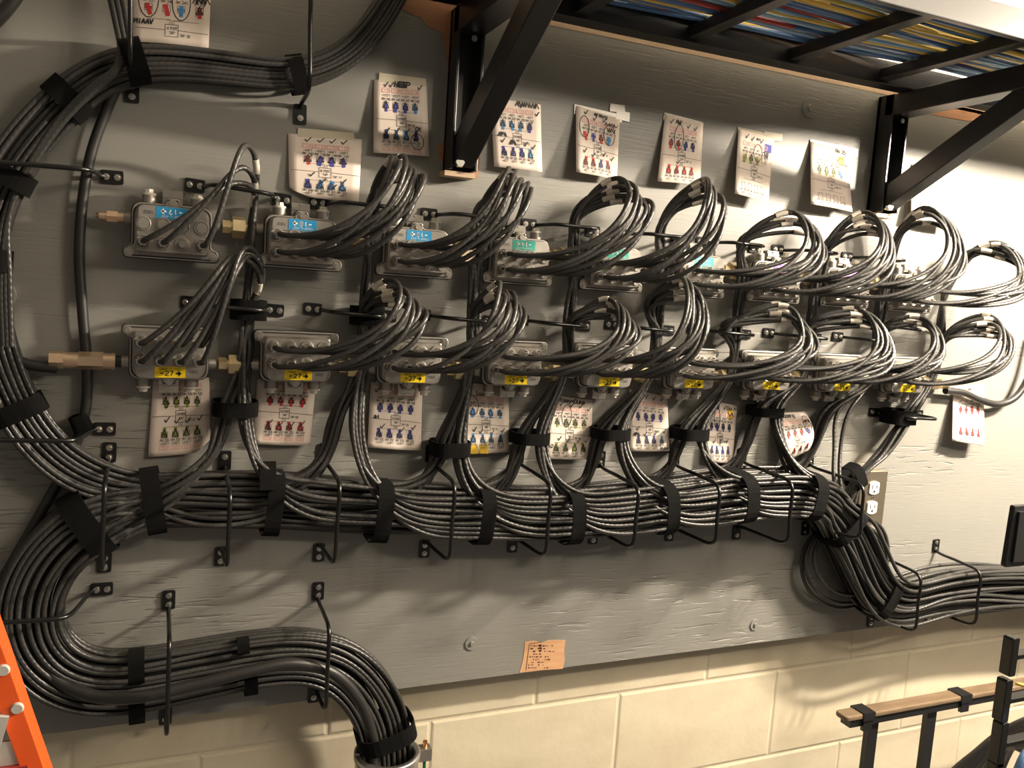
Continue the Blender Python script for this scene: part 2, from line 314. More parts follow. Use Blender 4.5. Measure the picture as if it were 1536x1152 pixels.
class Ink:
    """flat print laid on a surface given by surf(a, b, lift): a, b in metres from the top-left corner"""
    def __init__(s, surf): s.surf = surf; s.q = {}
    def quad(s, m, pts, lift): s.q.setdefault(m, []).append((pts, lift))
    def seg(s, m, a, b, wd, lift, cell=.02):
        a, b = np.array(a, float), np.array(b, float); L = np.linalg.norm(b-a)
        if L < 1e-7: return
        t = (b-a)/L; n = np.array([-t[1], t[0]])*wd/2; a = a-t*wd*.3; b = b+t*wd*.3; k = max(1, int(L/cell))
        for i in range(k):
            p, q = a+(b-a)*i/k, a+(b-a)*(i+1)/k; s.quad(m, [p-n, q-n, q+n, p+n], lift)
    def line(s, m, pts, wd, lift=.0004):
        for i in range(len(pts)-1): s.seg(m, pts[i], pts[i+1], wd, lift)
    def rect(s, m, x0, y0, x1, y1, wd, lift=.0004): s.line(m, [(x0, y0), (x1, y0), (x1, y1), (x0, y1), (x0, y0)], wd, lift)
    def fill(s, m, x0, y0, x1, y1, lift=.0003): s.seg(m, ((x0+x1)/2, y0), ((x0+x1)/2, y1), abs(x1-x0), lift, .012)
    def text(s, m, txt, x, y, h, wd=None, adv=None, lift=.0004, center=True, slope=0.):
        g = h/6; adv = adv or 5.6*g; wd = wd or h*.16
        if center: x -= (adv*len(txt)-1.6*g)/2
        for c in txt:
            for st in GL.get(c, []):
                P = [(x+st[i]*g+st[i+1]*g*slope, y-st[i+1]*g) for i in range(0, len(st), 2)]
                s.line(m, P, wd, lift)
            x += adv
    def build(s, names, parent):
        for m, qs in s.q.items():
            mb = MB()
            for pts, lift in qs:
                vs = [s.surf(p[0], p[1], lift) for p in pts]
                nrm = np.cross(vs[1]-vs[0], vs[2]-vs[0]); mb.add(vs, [(0, 1, 2, 3) if nrm[1] < 0 else (3, 2, 1, 0)])
            part(names.get(m, 'print'), mb, m, parent)['kind'] = 'stuff'

# ---------------------------------------------------------------- taps
TS = .18                                   # chain pitch
def rounded(poly, radii, n=4):
    out = []; m = len(poly)
    for i in range(m):
        p = np.array(poly[i], float); a = np.array(poly[i-1], float)-p; b = np.array(poly[(i+1) % m], float)-p; r = radii[i]
        if r <= 0: out.append(tuple(p)); continue
        la, lb = np.linalg.norm(a), np.linalg.norm(b); a /= la; b /= lb; r = min(r, la*.49, lb*.49)
        for k in range(n+1):
            t = k/n; out.append(tuple((1-t)**2*(p+a*r)+2*t*(1-t)*p+t*t*(p+b*r)))
    return out
HW = .0515; ZB0, ZT0 = .003, .073          # half width, bottom and top of the cover; origin = cover screw under the label
PORTX = [-.0385, -.0131, .0123, .0377]; PORTZ = [.0562, .0312]   # rows: far from the label, near the label
D0, D1, D2 = .006, .034, .056              # back, joint, front face (distance from the board)
def outline(e=0.):
    P = [(-HW-e, ZB0-e), (-.010, ZB0-e), (-.0085, -.006-e), (.0085, -.006-e), (.010, ZB0-e), (HW+e, ZB0-e), (HW+e, ZT0-.013), (HW+.010+e, ZT0-.009), (HW+.010+e, ZT0+.004+e), (-HW-.010-e, ZT0+.004+e), (-HW-.010-e, ZT0-.009), (-HW-e, ZT0-.013)]
    return rounded(P, [.015, .003, .006, .006, .003, .015, .004, .006, .008, .008, .006, .004], 5)
TM = {}
def tap_meshes():
    mb = MB().prism(rounded([(-HW+.002, ZB0+.002), (HW-.002, ZB0+.002), (HW-.002, ZT0), (-HW+.002, ZT0)], [.014, .014, .004, .004]), -D1+.001, -D0); TM['body'] = mb.mesh('body', 'cast_aluminium')
    mb = MB().prism(outline(.0016), -D1-.007, -D1); TM['cover_flange'] = mb.mesh('cover_flange', 'cast_aluminium')
    mb = MB().prism(outline(.0028), -D1-.0002, -D1+.0026); TM['gasket'] = mb.mesh('gasket', 'dark_recess')
    inner = rounded([(-HW+.003, ZB0+.003), (HW-.003, ZB0+.003), (HW-.003, ZT0-.002), (-HW+.003, ZT0-.002)], [.014, .014, .004, .004], 5)
    inner2 = rounded([(-HW+.006, ZB0+.0055), (HW-.006, ZB0+.0055), (HW-.006, ZT0-.004), (-HW+.006, ZT0-.004)], [.012, .012, .004, .004], 5)
    mb = MB(); n = len(inner); vs = [(x, -D1-.006, z) for x, z in inner]+[(x, -D2+.003, z) for x, z in inner]+[(x, -D2, z) for x, z in inner2]
    mb.add(vs, [(k*n+i, k*n+(i+1) % n, (k+1)*n+(i+1) % n, (k+1)*n+i) for k in range(2) for i in range(n)]+[tuple(range(2*n, 3*n))]); TM['cover'] = mb.mesh('cover', 'cast_aluminium')
    o1, o2 = outline(-.0004), outline(-.0022); n = len(o1); TM['seam'] = MB().add([(x, -D1-.0073, z) for x, z in o1]+[(x, -D1-.0075, z) for x, z in o2], [(i, (i+1) % n, n+(i+1) % n, n+i) for i in range(n)]).mesh('seam', 'dark_recess')
    pl = rounded([(-.044, .0055), (.044, .0055), (.044, .0235), (-.044, .0235)], [.008, .008, .001, .001]); mb = MB().prism(pl, -D2-.0014, -D2+.001); TM['label_panel'] = mb.mesh('label_panel', 'cast_aluminium')
    for nm, q in (('cover_screw', (0, 0)),):
        mb = MB().cyl((0, -D1-.006, 0), (0, -D1-.0105, 0), .0047, .0042, 6, False).cyl((0, -D1-.006, 0), (0, -D1-.0075, 0), .0062, n=16); TM[nm] = mb.mesh(nm, 'machined_aluminium')
    # port: boss ring, recess and threaded barrel
    mb = MB(); 
    a = np.arange(20)*2*math.pi/20
    def ringset(rs):
        vs = []
        for r, y in rs: vs += [(r*math.cos(t), y, r*math.sin(t)) for t in a]
        n = 20; mb.add(vs, [(k*n+(i+1) % n, k*n+i, (k+1)*n+i, (k+1)*n+(i+1) % n) for k in range(len(rs)-1) for i in range(n)][::1], True)
    ringset([(.0102, -D2+.0005), (.0100, -D2-.0022), (.0088, -D2-.0026), (.0078, -D2-.0008), (.0052, -D2-.0006)])
    TM['port'] = mb.mesh('port', 'cast_aluminium')
    TM['barrel'] = MB().cyl((0, -D2, 0), (0, -D2-.011, 0), .0048, .0047, 14).mesh('barrel', 'nickel')
    mb = MB(); mb.cyl((0, -D2+.001, 0), (0, -D2-.0035, 0), .0082, .0074, 20); TM['blank'] = mb.mesh('port_blank', 'cast_aluminium')
    TM['side_stub'] = MB().cyl((0, 0, 0), (.013, 0, 0), .0098, .0088, 16).cyl((.013, 0, 0), (.0145, 0, 0), .0070, n=16).mesh('side_stub', 'cast_aluminium')
    TM['plug'] = MB().cyl((0, 0, .004), (0, 0, -.0145), .0105, .0098, 18).mesh('closure_plug', 'cast_aluminium')
    TM['plug_washer'] = MB().cyl((0, 0, -.0145), (0, 0, -.0172), .0100, .0092, 18).cyl((0, 0, -.0172), (0, 0, -.0225), .0066, .0060, 6, False).mesh('plug_head', 'plug_nylon')
    TM['clip'] = MB().box(-.0135, .0135, -.026, -.004, -.017, .004).box(-.0135, .0135, -.028, -.024, -.012, -.006).cyl((0, -.026, -.0145), (0, -.0275, -.0145), .0016).mesh('mounting_clip', 'machined_aluminium')
tap_meshes()
def arrow(ink, m, x, y, L, h):
    ink.seg(m, (x, y), (x+L*.6, y), h*.42, .0005)
    for s in (-1, 1):
        for k in range(5): ink.seg(m, (x+L*.42+k*L*.11, y), (x+L*.42+k*L*.11, y+s*h*(.62-k*.14)), L*.13, .0005)
def make_tap(n, upper, label, lab_mat, ink_m, txt, cells, has_flag=None):
    z = .2525 if upper else 0.
    t = thing('cable_tap', label, 'tap', (TS*n, 0, z), (0, math.pi if upper else 0, 0), 'upper row of taps' if upper else 'lower row of taps')
    for k in ('body', 'gasket', 'cover_flange', 'seam', 'cover', 'label_panel'):
        o = link(k, TM[k], t)
        if k not in ('label_panel', 'cover', 'seam'): bv = o.modifiers.new('edge', 'BEVEL'); bv.width = .0009; bv.segments = 2; bv.limit_method = 'ANGLE'; bv.angle_limit = .8
    for q in ((0, 0), (-HW-.004, ZT0-.002), (HW+.004, ZT0-.002)):
        o = link('cover_screw', TM['cover_screw'], t); o.location = (q[0], 0, q[1])
    for r in range(2):
        for c in range(4):
            k = cells[r][c]
            o = link('port', TM['port'], t); o.location = (PORTX[c], 0, PORTZ[r])
            b = link('port_blank' if k == 'b' else 'port_barrel', TM['blank' if k == 'b' else 'barrel'], o)
    for s in (-1, 1):
        o = link('side_stub', TM['side_stub'], t); o.location = (s*(HW-.001), -.022, .024); o.rotation_euler = (0, 0, 0 if s > 0 else math.pi)
        o = link('closure_plug', TM['plug'], t); o.location = (-.034 if s < 0 else .031, -.024, ZB0+.001)
        link('plug_head', TM['plug_washer'], o)
    o = link('mounting_clip', TM['clip'], t); o.location = (0, 0, -.003)
    # sticker
    x0, x1, z0, z1 = -.0195, .0215, .0062, .0222
    lb = part('sticker', MB().box(x0, x1, -D2-.0019, -D2-.0013, z0, z1), lab_mat, t)
    ink = Ink(lambda a, b, l: np.array([x0+a, -D2-.0019-l*.4, z1-b]))
    ink.text(ink_m, '-', .0095, .0128, .0062, .0019); ink.text(ink_m, txt, .0195, .0128, .0062, .0013, adv=.0062)
    arrow(ink, ink_m, .0285, .0098, .0075, .006)
    ink.text(ink_m, '1082F-L-P8T', .0195, .0047, .0026, .00045, adv=.0027)
    ink.build({ink_m: 'sticker_print'}, lb)
    ik = Ink(lambda a, b, l: np.array([a, -D2-.0016-l*.3, b])); ik2 = Ink(lambda a, b, l: np.array([a, -D2-.0015-l*.4, .02-b]))
    ik2.text('ink_black', '1002', .0315, .0065, .0036, .0005, adv=.0032); ik2.build({'ink_black': 'stamped_number'}, t)
    return t
ORD = ['leftmost', 'second', 'third', 'fourth', 'fifth', 'sixth', 'seventh', 'eighth', 'rightmost']
def ordn(n): return ORD[n] if n in (0, 8) else ORD[n]+' from the left'
full = [['c']*4, ['c']*4]
for n in range(9):
    make_tap(n, False, f'aluminium tap with yellow -27 sticker, {ordn(n)} in lower row', 'label_yellow', 'ink_black', '27', full)
UP = [('label_blue', '17', 'blue -17'), ('label_blue', '18', 'blue -18'), ('label_blue', '18', 'blue -18'), ('label_green', '14', 'green'), ('label_green', '14', 'green'), ('label_cyan', '12', 'pale cyan'), ('label_violet', '9', 'violet'), ('label_violet', '9', 'violet'), ('label_cream', '7', 'cream')]
for n in range(9):
    m, tx, nm = UP[n]
    cells = full if n else [['c', 'c', 'c', 'c'], ['b']*4]
    make_tap(n, True, f'upside down aluminium tap with {nm} sticker, {ordn(n)} in upper row', m, 'ink_black' if n == 8 else 'label_white_ink', tx, cells)

# brass couplings between the taps
def hexm(mb, x0, x1, r, rot=.3): mb.cyl((x0, 0, 0), (x1, 0, 0), r, n=6, smooth=False, rot=rot)
CM = {}
mb = MB(); hexm(mb, -.0215, -.0105, .0105, .1); mb.cyl((-.012, 0, 0), (-.006, 0, 0), .0085); CM['a'] = mb.mesh('small_nut', 'brass')
mb = MB(); hexm(mb, -.0075, .0095, .0162, .35); mb.cyl((-.009, 0, 0), (.012, 0, 0), .0105); CM['b'] = mb.mesh('large_nut', 'brass')
mb = MB(); hexm(mb, .0115, .0185, .0112, .6); mb.cyl((.018, 0, 0), (.0215, 0, 0), .0082); CM['c'] = mb.mesh('lock_nut', 'brass')
for up in (0, 1):
    for n in range(8):
        zz = .2525-.024 if up else .024
        t = thing('brass_coupling', f'brass hex coupling joining the {ORD[n]} and {ORD[n+1]} taps of the {"upper" if up else "lower"} row', 'connector', (TS*(n+.5), -.022, zz), (random.uniform(-.5, .5), 0, 0), 'brass couplings in the tap rows')
        for k, nm in (('a', 'small_nut'), ('b', 'large_nut'), ('c', 'lock_nut')): link(nm, CM[k], t)
# end connectors
t = thing('brass_end_connector', 'long copper coloured hardline connector at the left end of the lower tap row', 'connector', (-.115, -.022, .024))
part('rear_nut', MB().cyl((-.040, 0, 0), (-.022, 0, 0), .0125, n=6, smooth=False, rot=.2).cyl((-.022, 0, 0), (-.004, 0, 0), .0118, n=16), 'copper_brass', t)
part('main_nut', MB().cyl((-.004, 0, 0), (.028, 0, 0), .0128, n=6, smooth=False, rot=.5), 'copper_brass', t)
part('front_ring', MB().cyl((.028, 0, 0), (.042, 0, 0), .0118, n=16).cyl((.038, 0, 0), (.0435, 0, 0), .0125, n=16), 'copper_brass', t)
part('stub', MB().cyl((.043, 0, 0), (.066, 0, 0), .0085, n=16), 'trunk_jacket', t)
t = thing('brass_end_connector', 'brass hardline connector at the right end of the lower tap row', 'connector', (TS*8+.095, -.022, .024))
part('front_nut', MB().cyl((-.030, 0, 0), (-.010, 0, 0), .0120, n=6, smooth=False), 'brass', t)
part('main_nut', MB().cyl((-.010, 0, 0), (.034, 0, 0), .0150, n=6, smooth=False, rot=.4), 'brass', t)
part('rear_nut', MB().cyl((.034, 0, 0), (.062, 0, 0), .0130, n=6, smooth=False, rot=.2), 'brass', t)
t = thing('terminator', 'small brass terminator on the left end of the upper tap row', 'connector', (-.075, -.022, .2285))
part('hex_nut', MB().cyl((-.010, 0, 0), (.004, 0, 0), .0085, n=6, smooth=False).cyl((.004, 0, 0), (.011, 0, 0), .0072), 'copper_brass', t)
part('tip', MB().cyl((-.020, 0, 0), (-.010, 0, 0), .0058, .0062, 12).cyl((-.024, 0, 0), (-.020, 0, 0), .003, .0058, 12), 'copper_brass', t)
t = thing('terminator', 'brass terminator on the right end of the upper tap row', 'connector', (TS*8+.082, -.022, .2285))
part('hex_nut', MB().cyl((-.012, 0, 0), (.008, 0, 0), .0105, n=6, smooth=False), 'brass', t)
part('tip', MB().cyl((.008, 0, 0), (.022, 0, 0), .0070, .0055, 12), 'brass', t)

# ---------------------------------------------------------------- routes of the cable bundles
class Route:
    def __init__(s, px, d=.06):
        P = catmull([at(x, y, d)*np.array([1, 0, 1]) for x, y in px], .01)[:, [0, 2]]
        s.P = P; s.s = np.concatenate([[0], np.cumsum(np.linalg.norm(np.diff(P, axis=0), axis=1))]); s.L = s.s[-1]
        T = np.gradient(P, axis=0); T /= np.linalg.norm(T, axis=1)[:, None]
        k = np.ones(9)/9; T = np.stack([np.convolve(np.pad(T[:, i], 4, 'edge'), k, 'valid') for i in range(2)], 1); T /= np.linalg.norm(T, axis=1)[:, None]
        s.T = T; s.N = np.stack([-T[:, 1], T[:, 0]], 1)
    def near(s, X, Z): return s.s[np.argmin((s.P[:, 0]-X)**2+(s.P[:, 1]-Z)**2)]
    def fr(s, q):
        i = lambda a: np.array([np.interp(q, s.s, a[:, 0]), np.interp(q, s.s, a[:, 1])])
        return i(s.P), i(s.T), i(s.N)
    def pt(s, q, u, d):
        p, t, n = s.fr(q); p = p+n*u; return W(p[0], p[1], d)
MAIN = [(230, 757), (400, 757), (570, 768), (720, 772), (850, 772), (985, 757), (1097, 741), (1187, 737)]
R_END = [(1232, 752), (1268, 795), (1292, 845), (1318, 892), (1352, 905), (1400, 893), (1460, 884), (1536, 882), (1640, 880), (1760, 885)]
L1_END = [(165, 738), (95, 703), (45, 655), (8, 590), (-22, 500), (-34, 400), (-20, 310), (20, 232), (76, 165), (130, 117), (190, 90), (260, 88), (350, 97), (440, 106), (515, 84), (570, 30), (605, -30), (640, -90)]
L2_END = [(170, 775), (112, 805), (66, 850), (42, 905), (44, 965), (80, 1015), (140, 1036), (205, 1032), (290, 1016), (375, 1000), (450, 992), (510, 1004), (552, 1042), (575, 1085), (582, 1120), (584, 1190)]
RR = Route(MAIN+R_END); RL1 = Route(MAIN[::-1]+L1_END); RL2 = Route(MAIN[::-1]+L2_END)
CR = .0041
def blend(a, b, t): t = min(1, max(0, t)); t = t*t*(3-2*t); return a+(b-a)*t

# loops: pixel position of the outermost turn, the top of the loop and the way back to the board
LR = [(394, 396), (648, 470), (793, 468), (963, 500), (1066, 470), (1228, 520), (1348, 530), (1425, 525), (1525, 515)]
LT = [(374, 362), (600, 420), (765, 424), (930, 446), (1035, 408), (1185, 453), (1300, 460), (1388, 470), (1495, 474)]
LB = [(390, 440), (545, 462), (705, 470), (848, 478), (968, 455), (1080, 492), (1205, 490), (1325, 490), (1420, 500)]
UR = [(381, 228), (638, 262), (796, 275), (982, 300), (1092, 300), (1243, 372), (1348, 372), (1450, 380), (1552, 425)]
UT = [(364, 196), (612, 228), (785, 252), (935, 268), (1062, 264), (1195, 311), (1310, 313), (1392, 304), (1500, 357)]
UB = [(386, 285), (562, 292), (715, 312), (862, 320), (985, 345), (1105, 366), (1240, 366), (1350, 345), (1458, 375)]
STRAP = [(353, 612), (520, 625), (676, 672), (796, 656), (918, 650), (1037, 650), (1150, 617), (1252, 620), (1350, 625)]
random.seed(21)
def loop_points(n, upper, r, c, k):
    """from the port round the loop to the vertical bundle"""
    if upper: x, z = TS*n-PORTX[c], .2525-PORTZ[r]
    else: x, z = TS*n+PORTX[c], PORTZ[r]
    t = (k-3.5)/3.5; j = lambda a: random.uniform(-a, a)
    Rp, Tp, Bp = (UR, UT, UB)[0][n] if upper else LR[n], UT[n] if upper else LT[n], UB[n] if upper else LB[n]
    first = (n == 0)
    dR, dT, dB = (.055, .080, .034) if first else (.135, .095, .055)
    R_, T_, B_ = at(*Rp, dR+j(.012)), at(*Tp, dT+j(.010)), at(*Bp, dB+j(.006))
    sh = .5*(1-t)                                           # 0 = outermost turn, 1 = innermost
    P = [W(x, z, D2+.012), W(x+.001, z, D2+.030)]
    if first:
        T_ = T_+np.array([-(.006 if upper else .020)*sh+j(.006), 0, -(.066 if upper else .018)*sh+j(.006)]); R_ = R_+np.array([j(.004), 0, -(.05 if upper else .02)*sh])
        P.append(W(x+.008, z+.004, D2+.042))
        P.append(np.array([x+(T_[0]-x)*.45, -.106+j(.005), z+(T_[2]-z)*.36+j(.003)]))
        P.append(np.array([x+(T_[0]-x)*.84, -.100+j(.005), z+(T_[2]-z)*.82+j(.002)]))
        P += [T_, np.array([T_[0]+(R_[0]-T_[0])*.72, (R_[1]+T_[1])/2, R_[2]+(T_[2]-R_[2])*.76]), R_, B_]; iT = len(P)-2
    else:
        wq = 1-sh                                           # the turns fan out to the right and downwards
        R_ = R_+np.array([-.046*sh+j(.006), 0, .026*sh-.006+j(.008)]); T_ = T_+np.array([-.014+.036*wq+j(.006), 0, -.026*wq+j(.006)-.012*(k % 2)]); B_ = B_+np.array([j(.010), 0, j(.012)])
        P.append(W(x+.012, z-.003, D2+.046))
        P.append(np.array([x+(R_[0]-x)*.36, -.132+j(.006), z+(R_[2]-z)*.10+j(.004)-.004]))
        P.append(np.array([x+(R_[0]-x)*.80, -.150+j(.006), z+(R_[2]-z)*.46+j(.005)]))
        P.append(R_)
        P.append(np.array([T_[0]+(R_[0]-T_[0])*.72, (R_[1]+T_[1])/2, R_[2]+(T_[2]-R_[2])*.72]))
        P.append(T_); iT = len(P)-1
        P.append(np.array([B_[0]+(T_[0]-B_[0])*.40, (T_[1]+B_[1])/2, B_[2]+(T_[2]-B_[2])*.66]))
        P.append(B_)
    xg = TS*n+.108
    if upper: P.append(W(xg+j(.012), .235, .034+j(.008))); P.append(W(xg+j(.010), .16, .030+j(.008)))
    P.append(W(xg+j(.010), .10 if upper else max(.085, min(.11, B_[2]-.03)), .030+j(.008)))
    P.append(W(xg+j(.010), .03, .028+j(.008)))
    return P, iT
def strap_w(n): q = at(*STRAP[n], .04); return q[0], q[2]
CABLES = []
def add_cable(n, upper, r, c, k, way, row, lay, L1=False, l_row=0, l_lay=0):
    P, iT = loop_points(n, upper, r, c, k)
    xs, zs = strap_w(n); j = lambda a: random.uniform(-a, a)
    ox = (k-3.5)*.0058; od = .024+(.008 if upper else .0)+j(.010)+(.016 if way == 'R' else 0)
    if way == 'R': ox = abs(ox)*.9+.002
    else: ox = -abs(ox)*.9-.002
    u = (row-4)*.0099+j(.0016); ph, am = random.uniform(0, 6.28), random.uniform(.001, .0035); fq = random.uniform(9, 16)
    P.append(W(xs+ox*1.1, zs, od))
    if n == 7 and way == 'R':
        for px, dd in (((1250, 665), .05), ((1247, 705), .07), ((1252, 745), .09)): g = at(*px, dd); P.append(W(g[0]+ox, g[2], dd))
        q = RR.near(*at(1272, 800, .06)[[0, 2]])
        while q < RR.L: P.append(RR.pt(q, .03+ox, .09)); q += .05
    elif n == 8:
        g = at(1312, 690, .05); P.append(W(g[0]+ox*1.2, g[2]+ox*.5, .05+j(.012)))
        g = at(1278, 716, .05); P.append(W(g[0]+ox*.9, g[2]+ox*.7, .055+j(.012)))
        rt = RR; X, Z = at(1265, 790, .06)[[0, 2]]; q0 = rt.near(X, Z)+.02; rng_ = [q0]; v = .03+lay*.006
        end = rt.L
        q = q0
        while q < end: P.append(rt.pt(q, .030*(k-3.5)/3.5*(1 if upper else .7)+am*math.sin(fq*q+ph), v)); q += .05
    else:
        s = 1 if way == 'R' else -1
        v = (.062+n*.0088 if way == 'R' else .050-n*.0052)+j(.0012)
        zm = RR.fr(RR.near(xs+s*.10, -.17))[0][1]
        J = .085+.085*(8-row)/8+j(.006); zt = RR.fr(RR.near(xs+s*J, -.17))[0][1]+u
        for an in (25, 50, 75):
            ca, sa = math.cos(math.radians(an)), math.sin(math.radians(an))
            P.append(W(xs+ox*(1.1-.7*an/90)+s*J*(1-ca), zs+(zt-zs)*sa, blend(od, v, .2+.8*an/90)))
        if way == 'R':
            rt = RR; q = rt.near(xs+J+.02, zm)
            q1 = rt.near(*at(1200, 740, .06)[[0, 2]])
            while q < rt.L:
                f = (q-q1)/.12; uu = blend(u, u*1.05, f)
                P.append(rt.pt(q, uu+am*blend(1, 2.6, f)*math.sin(fq*blend(1, .75, f)*q+ph), blend(v, .020+(v-.062)*1.15+j(.001), f))); q += .05
        else:
            rt = RL1 if L1 else RL2; q = rt.near(xs-J-.02, zm); q1 = rt.near(*at(300, 757, .06)[[0, 2]])
            e = rt.L
            while q < e:
                f = (q-q1)/.16; lu = -((l_row-(3 if L1 else 4))*(.0079-.0024*min(1, max(0, (q-q1-.7)/.4)) if L1 else .0096)); lv = (.016+l_lay*.0085) if L1 else (.018+l_lay*.0090)
                if L1: off = 0
                else:
                    off = 0
                P.append(rt.pt(q, blend(-u, lu, f)+am*(.5 if L1 else 1)*math.sin(fq*q+ph), blend(v, lv, f))); q += .05
    CABLES.append((n, upper, P, iT, r, c))
# which way each cable leaves, and its place in the bundles
l1c = 0; l2c = 0
for n in range(9):
    idx = []
    for upper in (True, False):
        for r in range(2):
            for c in range(4):
                if n == 0 and upper and (r == 1 or c == 1): continue
                idx.append((upper, r, c))
    rowsR = random.sample(range(9), 9); rowsL = random.sample(range(9), 9); cntR = cntL = 0
    ku = 0; kl = 0
    for i, (upper, r, c) in enumerate(idx):
        # order round the loop: ports nearer the right and top make the outer turns
        k = (c if not upper else 3-c)*2+(1-r if not upper else r)
        if n == 8: add_cable(n, upper, r, c, k, 'R', 4, i//3)
        elif (i % 2 and n != 7) or (n == 7 and i in (3, 9)):
            add_cable(n, upper, r, c, k, 'R', rowsR[cntR % 9], n); cntR += 1
        else:
            row = rowsL[cntL % 9]; cntL += 1; L1 = row >= 6
            if L1: add_cable(n, upper, r, c, k, 'L', row, n, True, l1c % 7, l1c//7); l1c += 1
            else: add_cable(n, upper, r, c, k, 'L', row, n, False, l2c % 9, l2c//9); l2c += 1
HEXM = MB().cyl((0, 0, 0), (0, -.0085, 0), .0066, n=6, smooth=False).cyl((0, -.0085, 0), (0, -.022, 0), .0058, .0054, 12).mesh('plug_connector', 'nickel')
def build_cables():
    for i, (n, upper, P, iT, r, c) in enumerate(CABLES):
        C = catmull(P, .013)
        for _ in range(9): C[4:-1] = .5*C[4:-1]+.25*(C[3:-2]+C[5:])     # stiff cable: no sharp bends
        row = 'upper' if upper else 'lower'
        pos = {0: 'leftmost', 8: 'rightmost'}.get(n, ORD[n])
        o = part('coax_cable', MB().tube(C, CR, 7), 'black_cable_jacket' if (i*7) % 3 else 'charcoal_cable_jacket', None)
        pr = ('top' if r == 0 else 'bottom') if not upper else ('bottom' if r == 0 else 'top'); pc = ('first', 'second', 'third', 'fourth')[3-c if upper else c]
        tag(o, f'black coax cable in {pc} port of {pr} line on the {pos} {row} row tap', 'cable', f'cables from the {pos} {row} tap')
        q = P[0]; cn = link('plug_connector', HEXM, o); cn.location = (q[0], -D2-.004, q[2])
        if n > 0 or upper or i % 2:
            d = np.linalg.norm(C-P[iT], axis=1); a = int(np.argmin(d))+random.choice((0, 0, 1, 1, 2)); seg = C[a:a+3]
            part('marker_sleeve', MB().tube(seg, CR*1.22, 8), 'sleeve_white', o)
build_cables()

def px_cable(name, pts, r, m, label, group=None, n=10, step=.012):
    P = [at(*p) for p in pts]; o = part(name, MB().tube(catmull(P, step), r, n), m, None); return tag(o, label, 'cable', group)
px_cable('trunk_cable', [(196, 96, .030), (178, 125, .022), (160, 165, .016), (138, 225, .014), (124, 300, .014), (119, 380, .014), (124, 470, .014), (131, 560, .014), (127, 622, .014), (104, 690, .012), (62, 768, .012), (22, 838, .012), (-12, 900, .012), (-50, 990, .012)], .0072, 'trunk_jacket', 'thick black trunk cable running down the board beside the leftmost taps')
px_cable('trunk_cable', [(-60, 470, .02), (-25, 510, .02), (0, 529, .02), (40, 546, .022), (86, 552, .022)], .0078, 'trunk_jacket', 'thick black hardline entering the copper connector at left')
px_cable('trunk_cable', [(1418, 586, .022), (1445, 589, .022), (1470, 600, .024), (1500, 606, .026), (1525, 594, .028), (1545, 560, .03), (1560, 500, .03)], .0078, 'trunk_jacket', 'thick black hardline leaving the right end of the lower tap row')
px_cable('trunk_cable', [(230, 770, .03), (150, 792, .035), (90, 840, .03), (50, 900, .035), (50, 965, .04), (84, 1018, .05), (140, 1044, .07), (205, 1046, .088), (290, 1028, .092), (370, 1008, .095), (440, 995, .095), (500, 1010, .09), (538, 1050, .085), (556, 1095, .08), (562, 1130, .08), (563, 1190, .08)], .0092, 'trunk_jacket', 'thick black cable in the lower bundle bending into the conduit')
px_cable('trunk_cable', [(-40, 60, .03), (-5, 30, .03), (20, 0, .03), (50, -50, .03)], .009, 'trunk_jacket', 'thick dark cable crossing the top left corner')
for i, dx in enumerate((0, 9, 18)):
    px_cable('riser_cable', [(150+dx, -60, .05), (164+dx, -10, .05), (174+dx*.9, 35, .055), (181+dx*.7, 75, .06), (172+dx*.3, 104, .062), (140, 128+i*4, .058), (95, 172+i*5, .05), (48, 240+i*5, .05), (14, 320, .05), (2+i*6, 420, .05), (5+i*6, 520, .05)], .0044, 'black_cable_jacket', ['leftmost', 'middle', 'rightmost'][i]+' of three black cables rising from the upper left bundle', 'riser cables at the upper left')
# spare coil hanging behind the right bundle
def coil():
    t = thing('spare_cable_coil', 'coil of spare black cable hanging behind the right hand bundle', 'cable', tuple(at(1265, 850, 0)))
    L = at(1265, 850, 0)
    for i, (cx, cy, rx, ry, d) in enumerate(((1262, 848, 60, 64, .022), (1268, 845, 60, 60, .030), (1276, 838, 55, 54, .040), (1301, 826, 31, 47, .030))):
        P = [at(cx+rx*math.cos(a)+.25*ry*math.sin(a)*0, cy+ry*math.sin(a), d+.004*math.sin(3*a))-L for a in np.linspace(0, 2*math.pi, 41)[:-1]]
        part('turn', MB().tube(np.array(P), CR, 8, closed=True), 'black_cable_jacket', t)
coil()

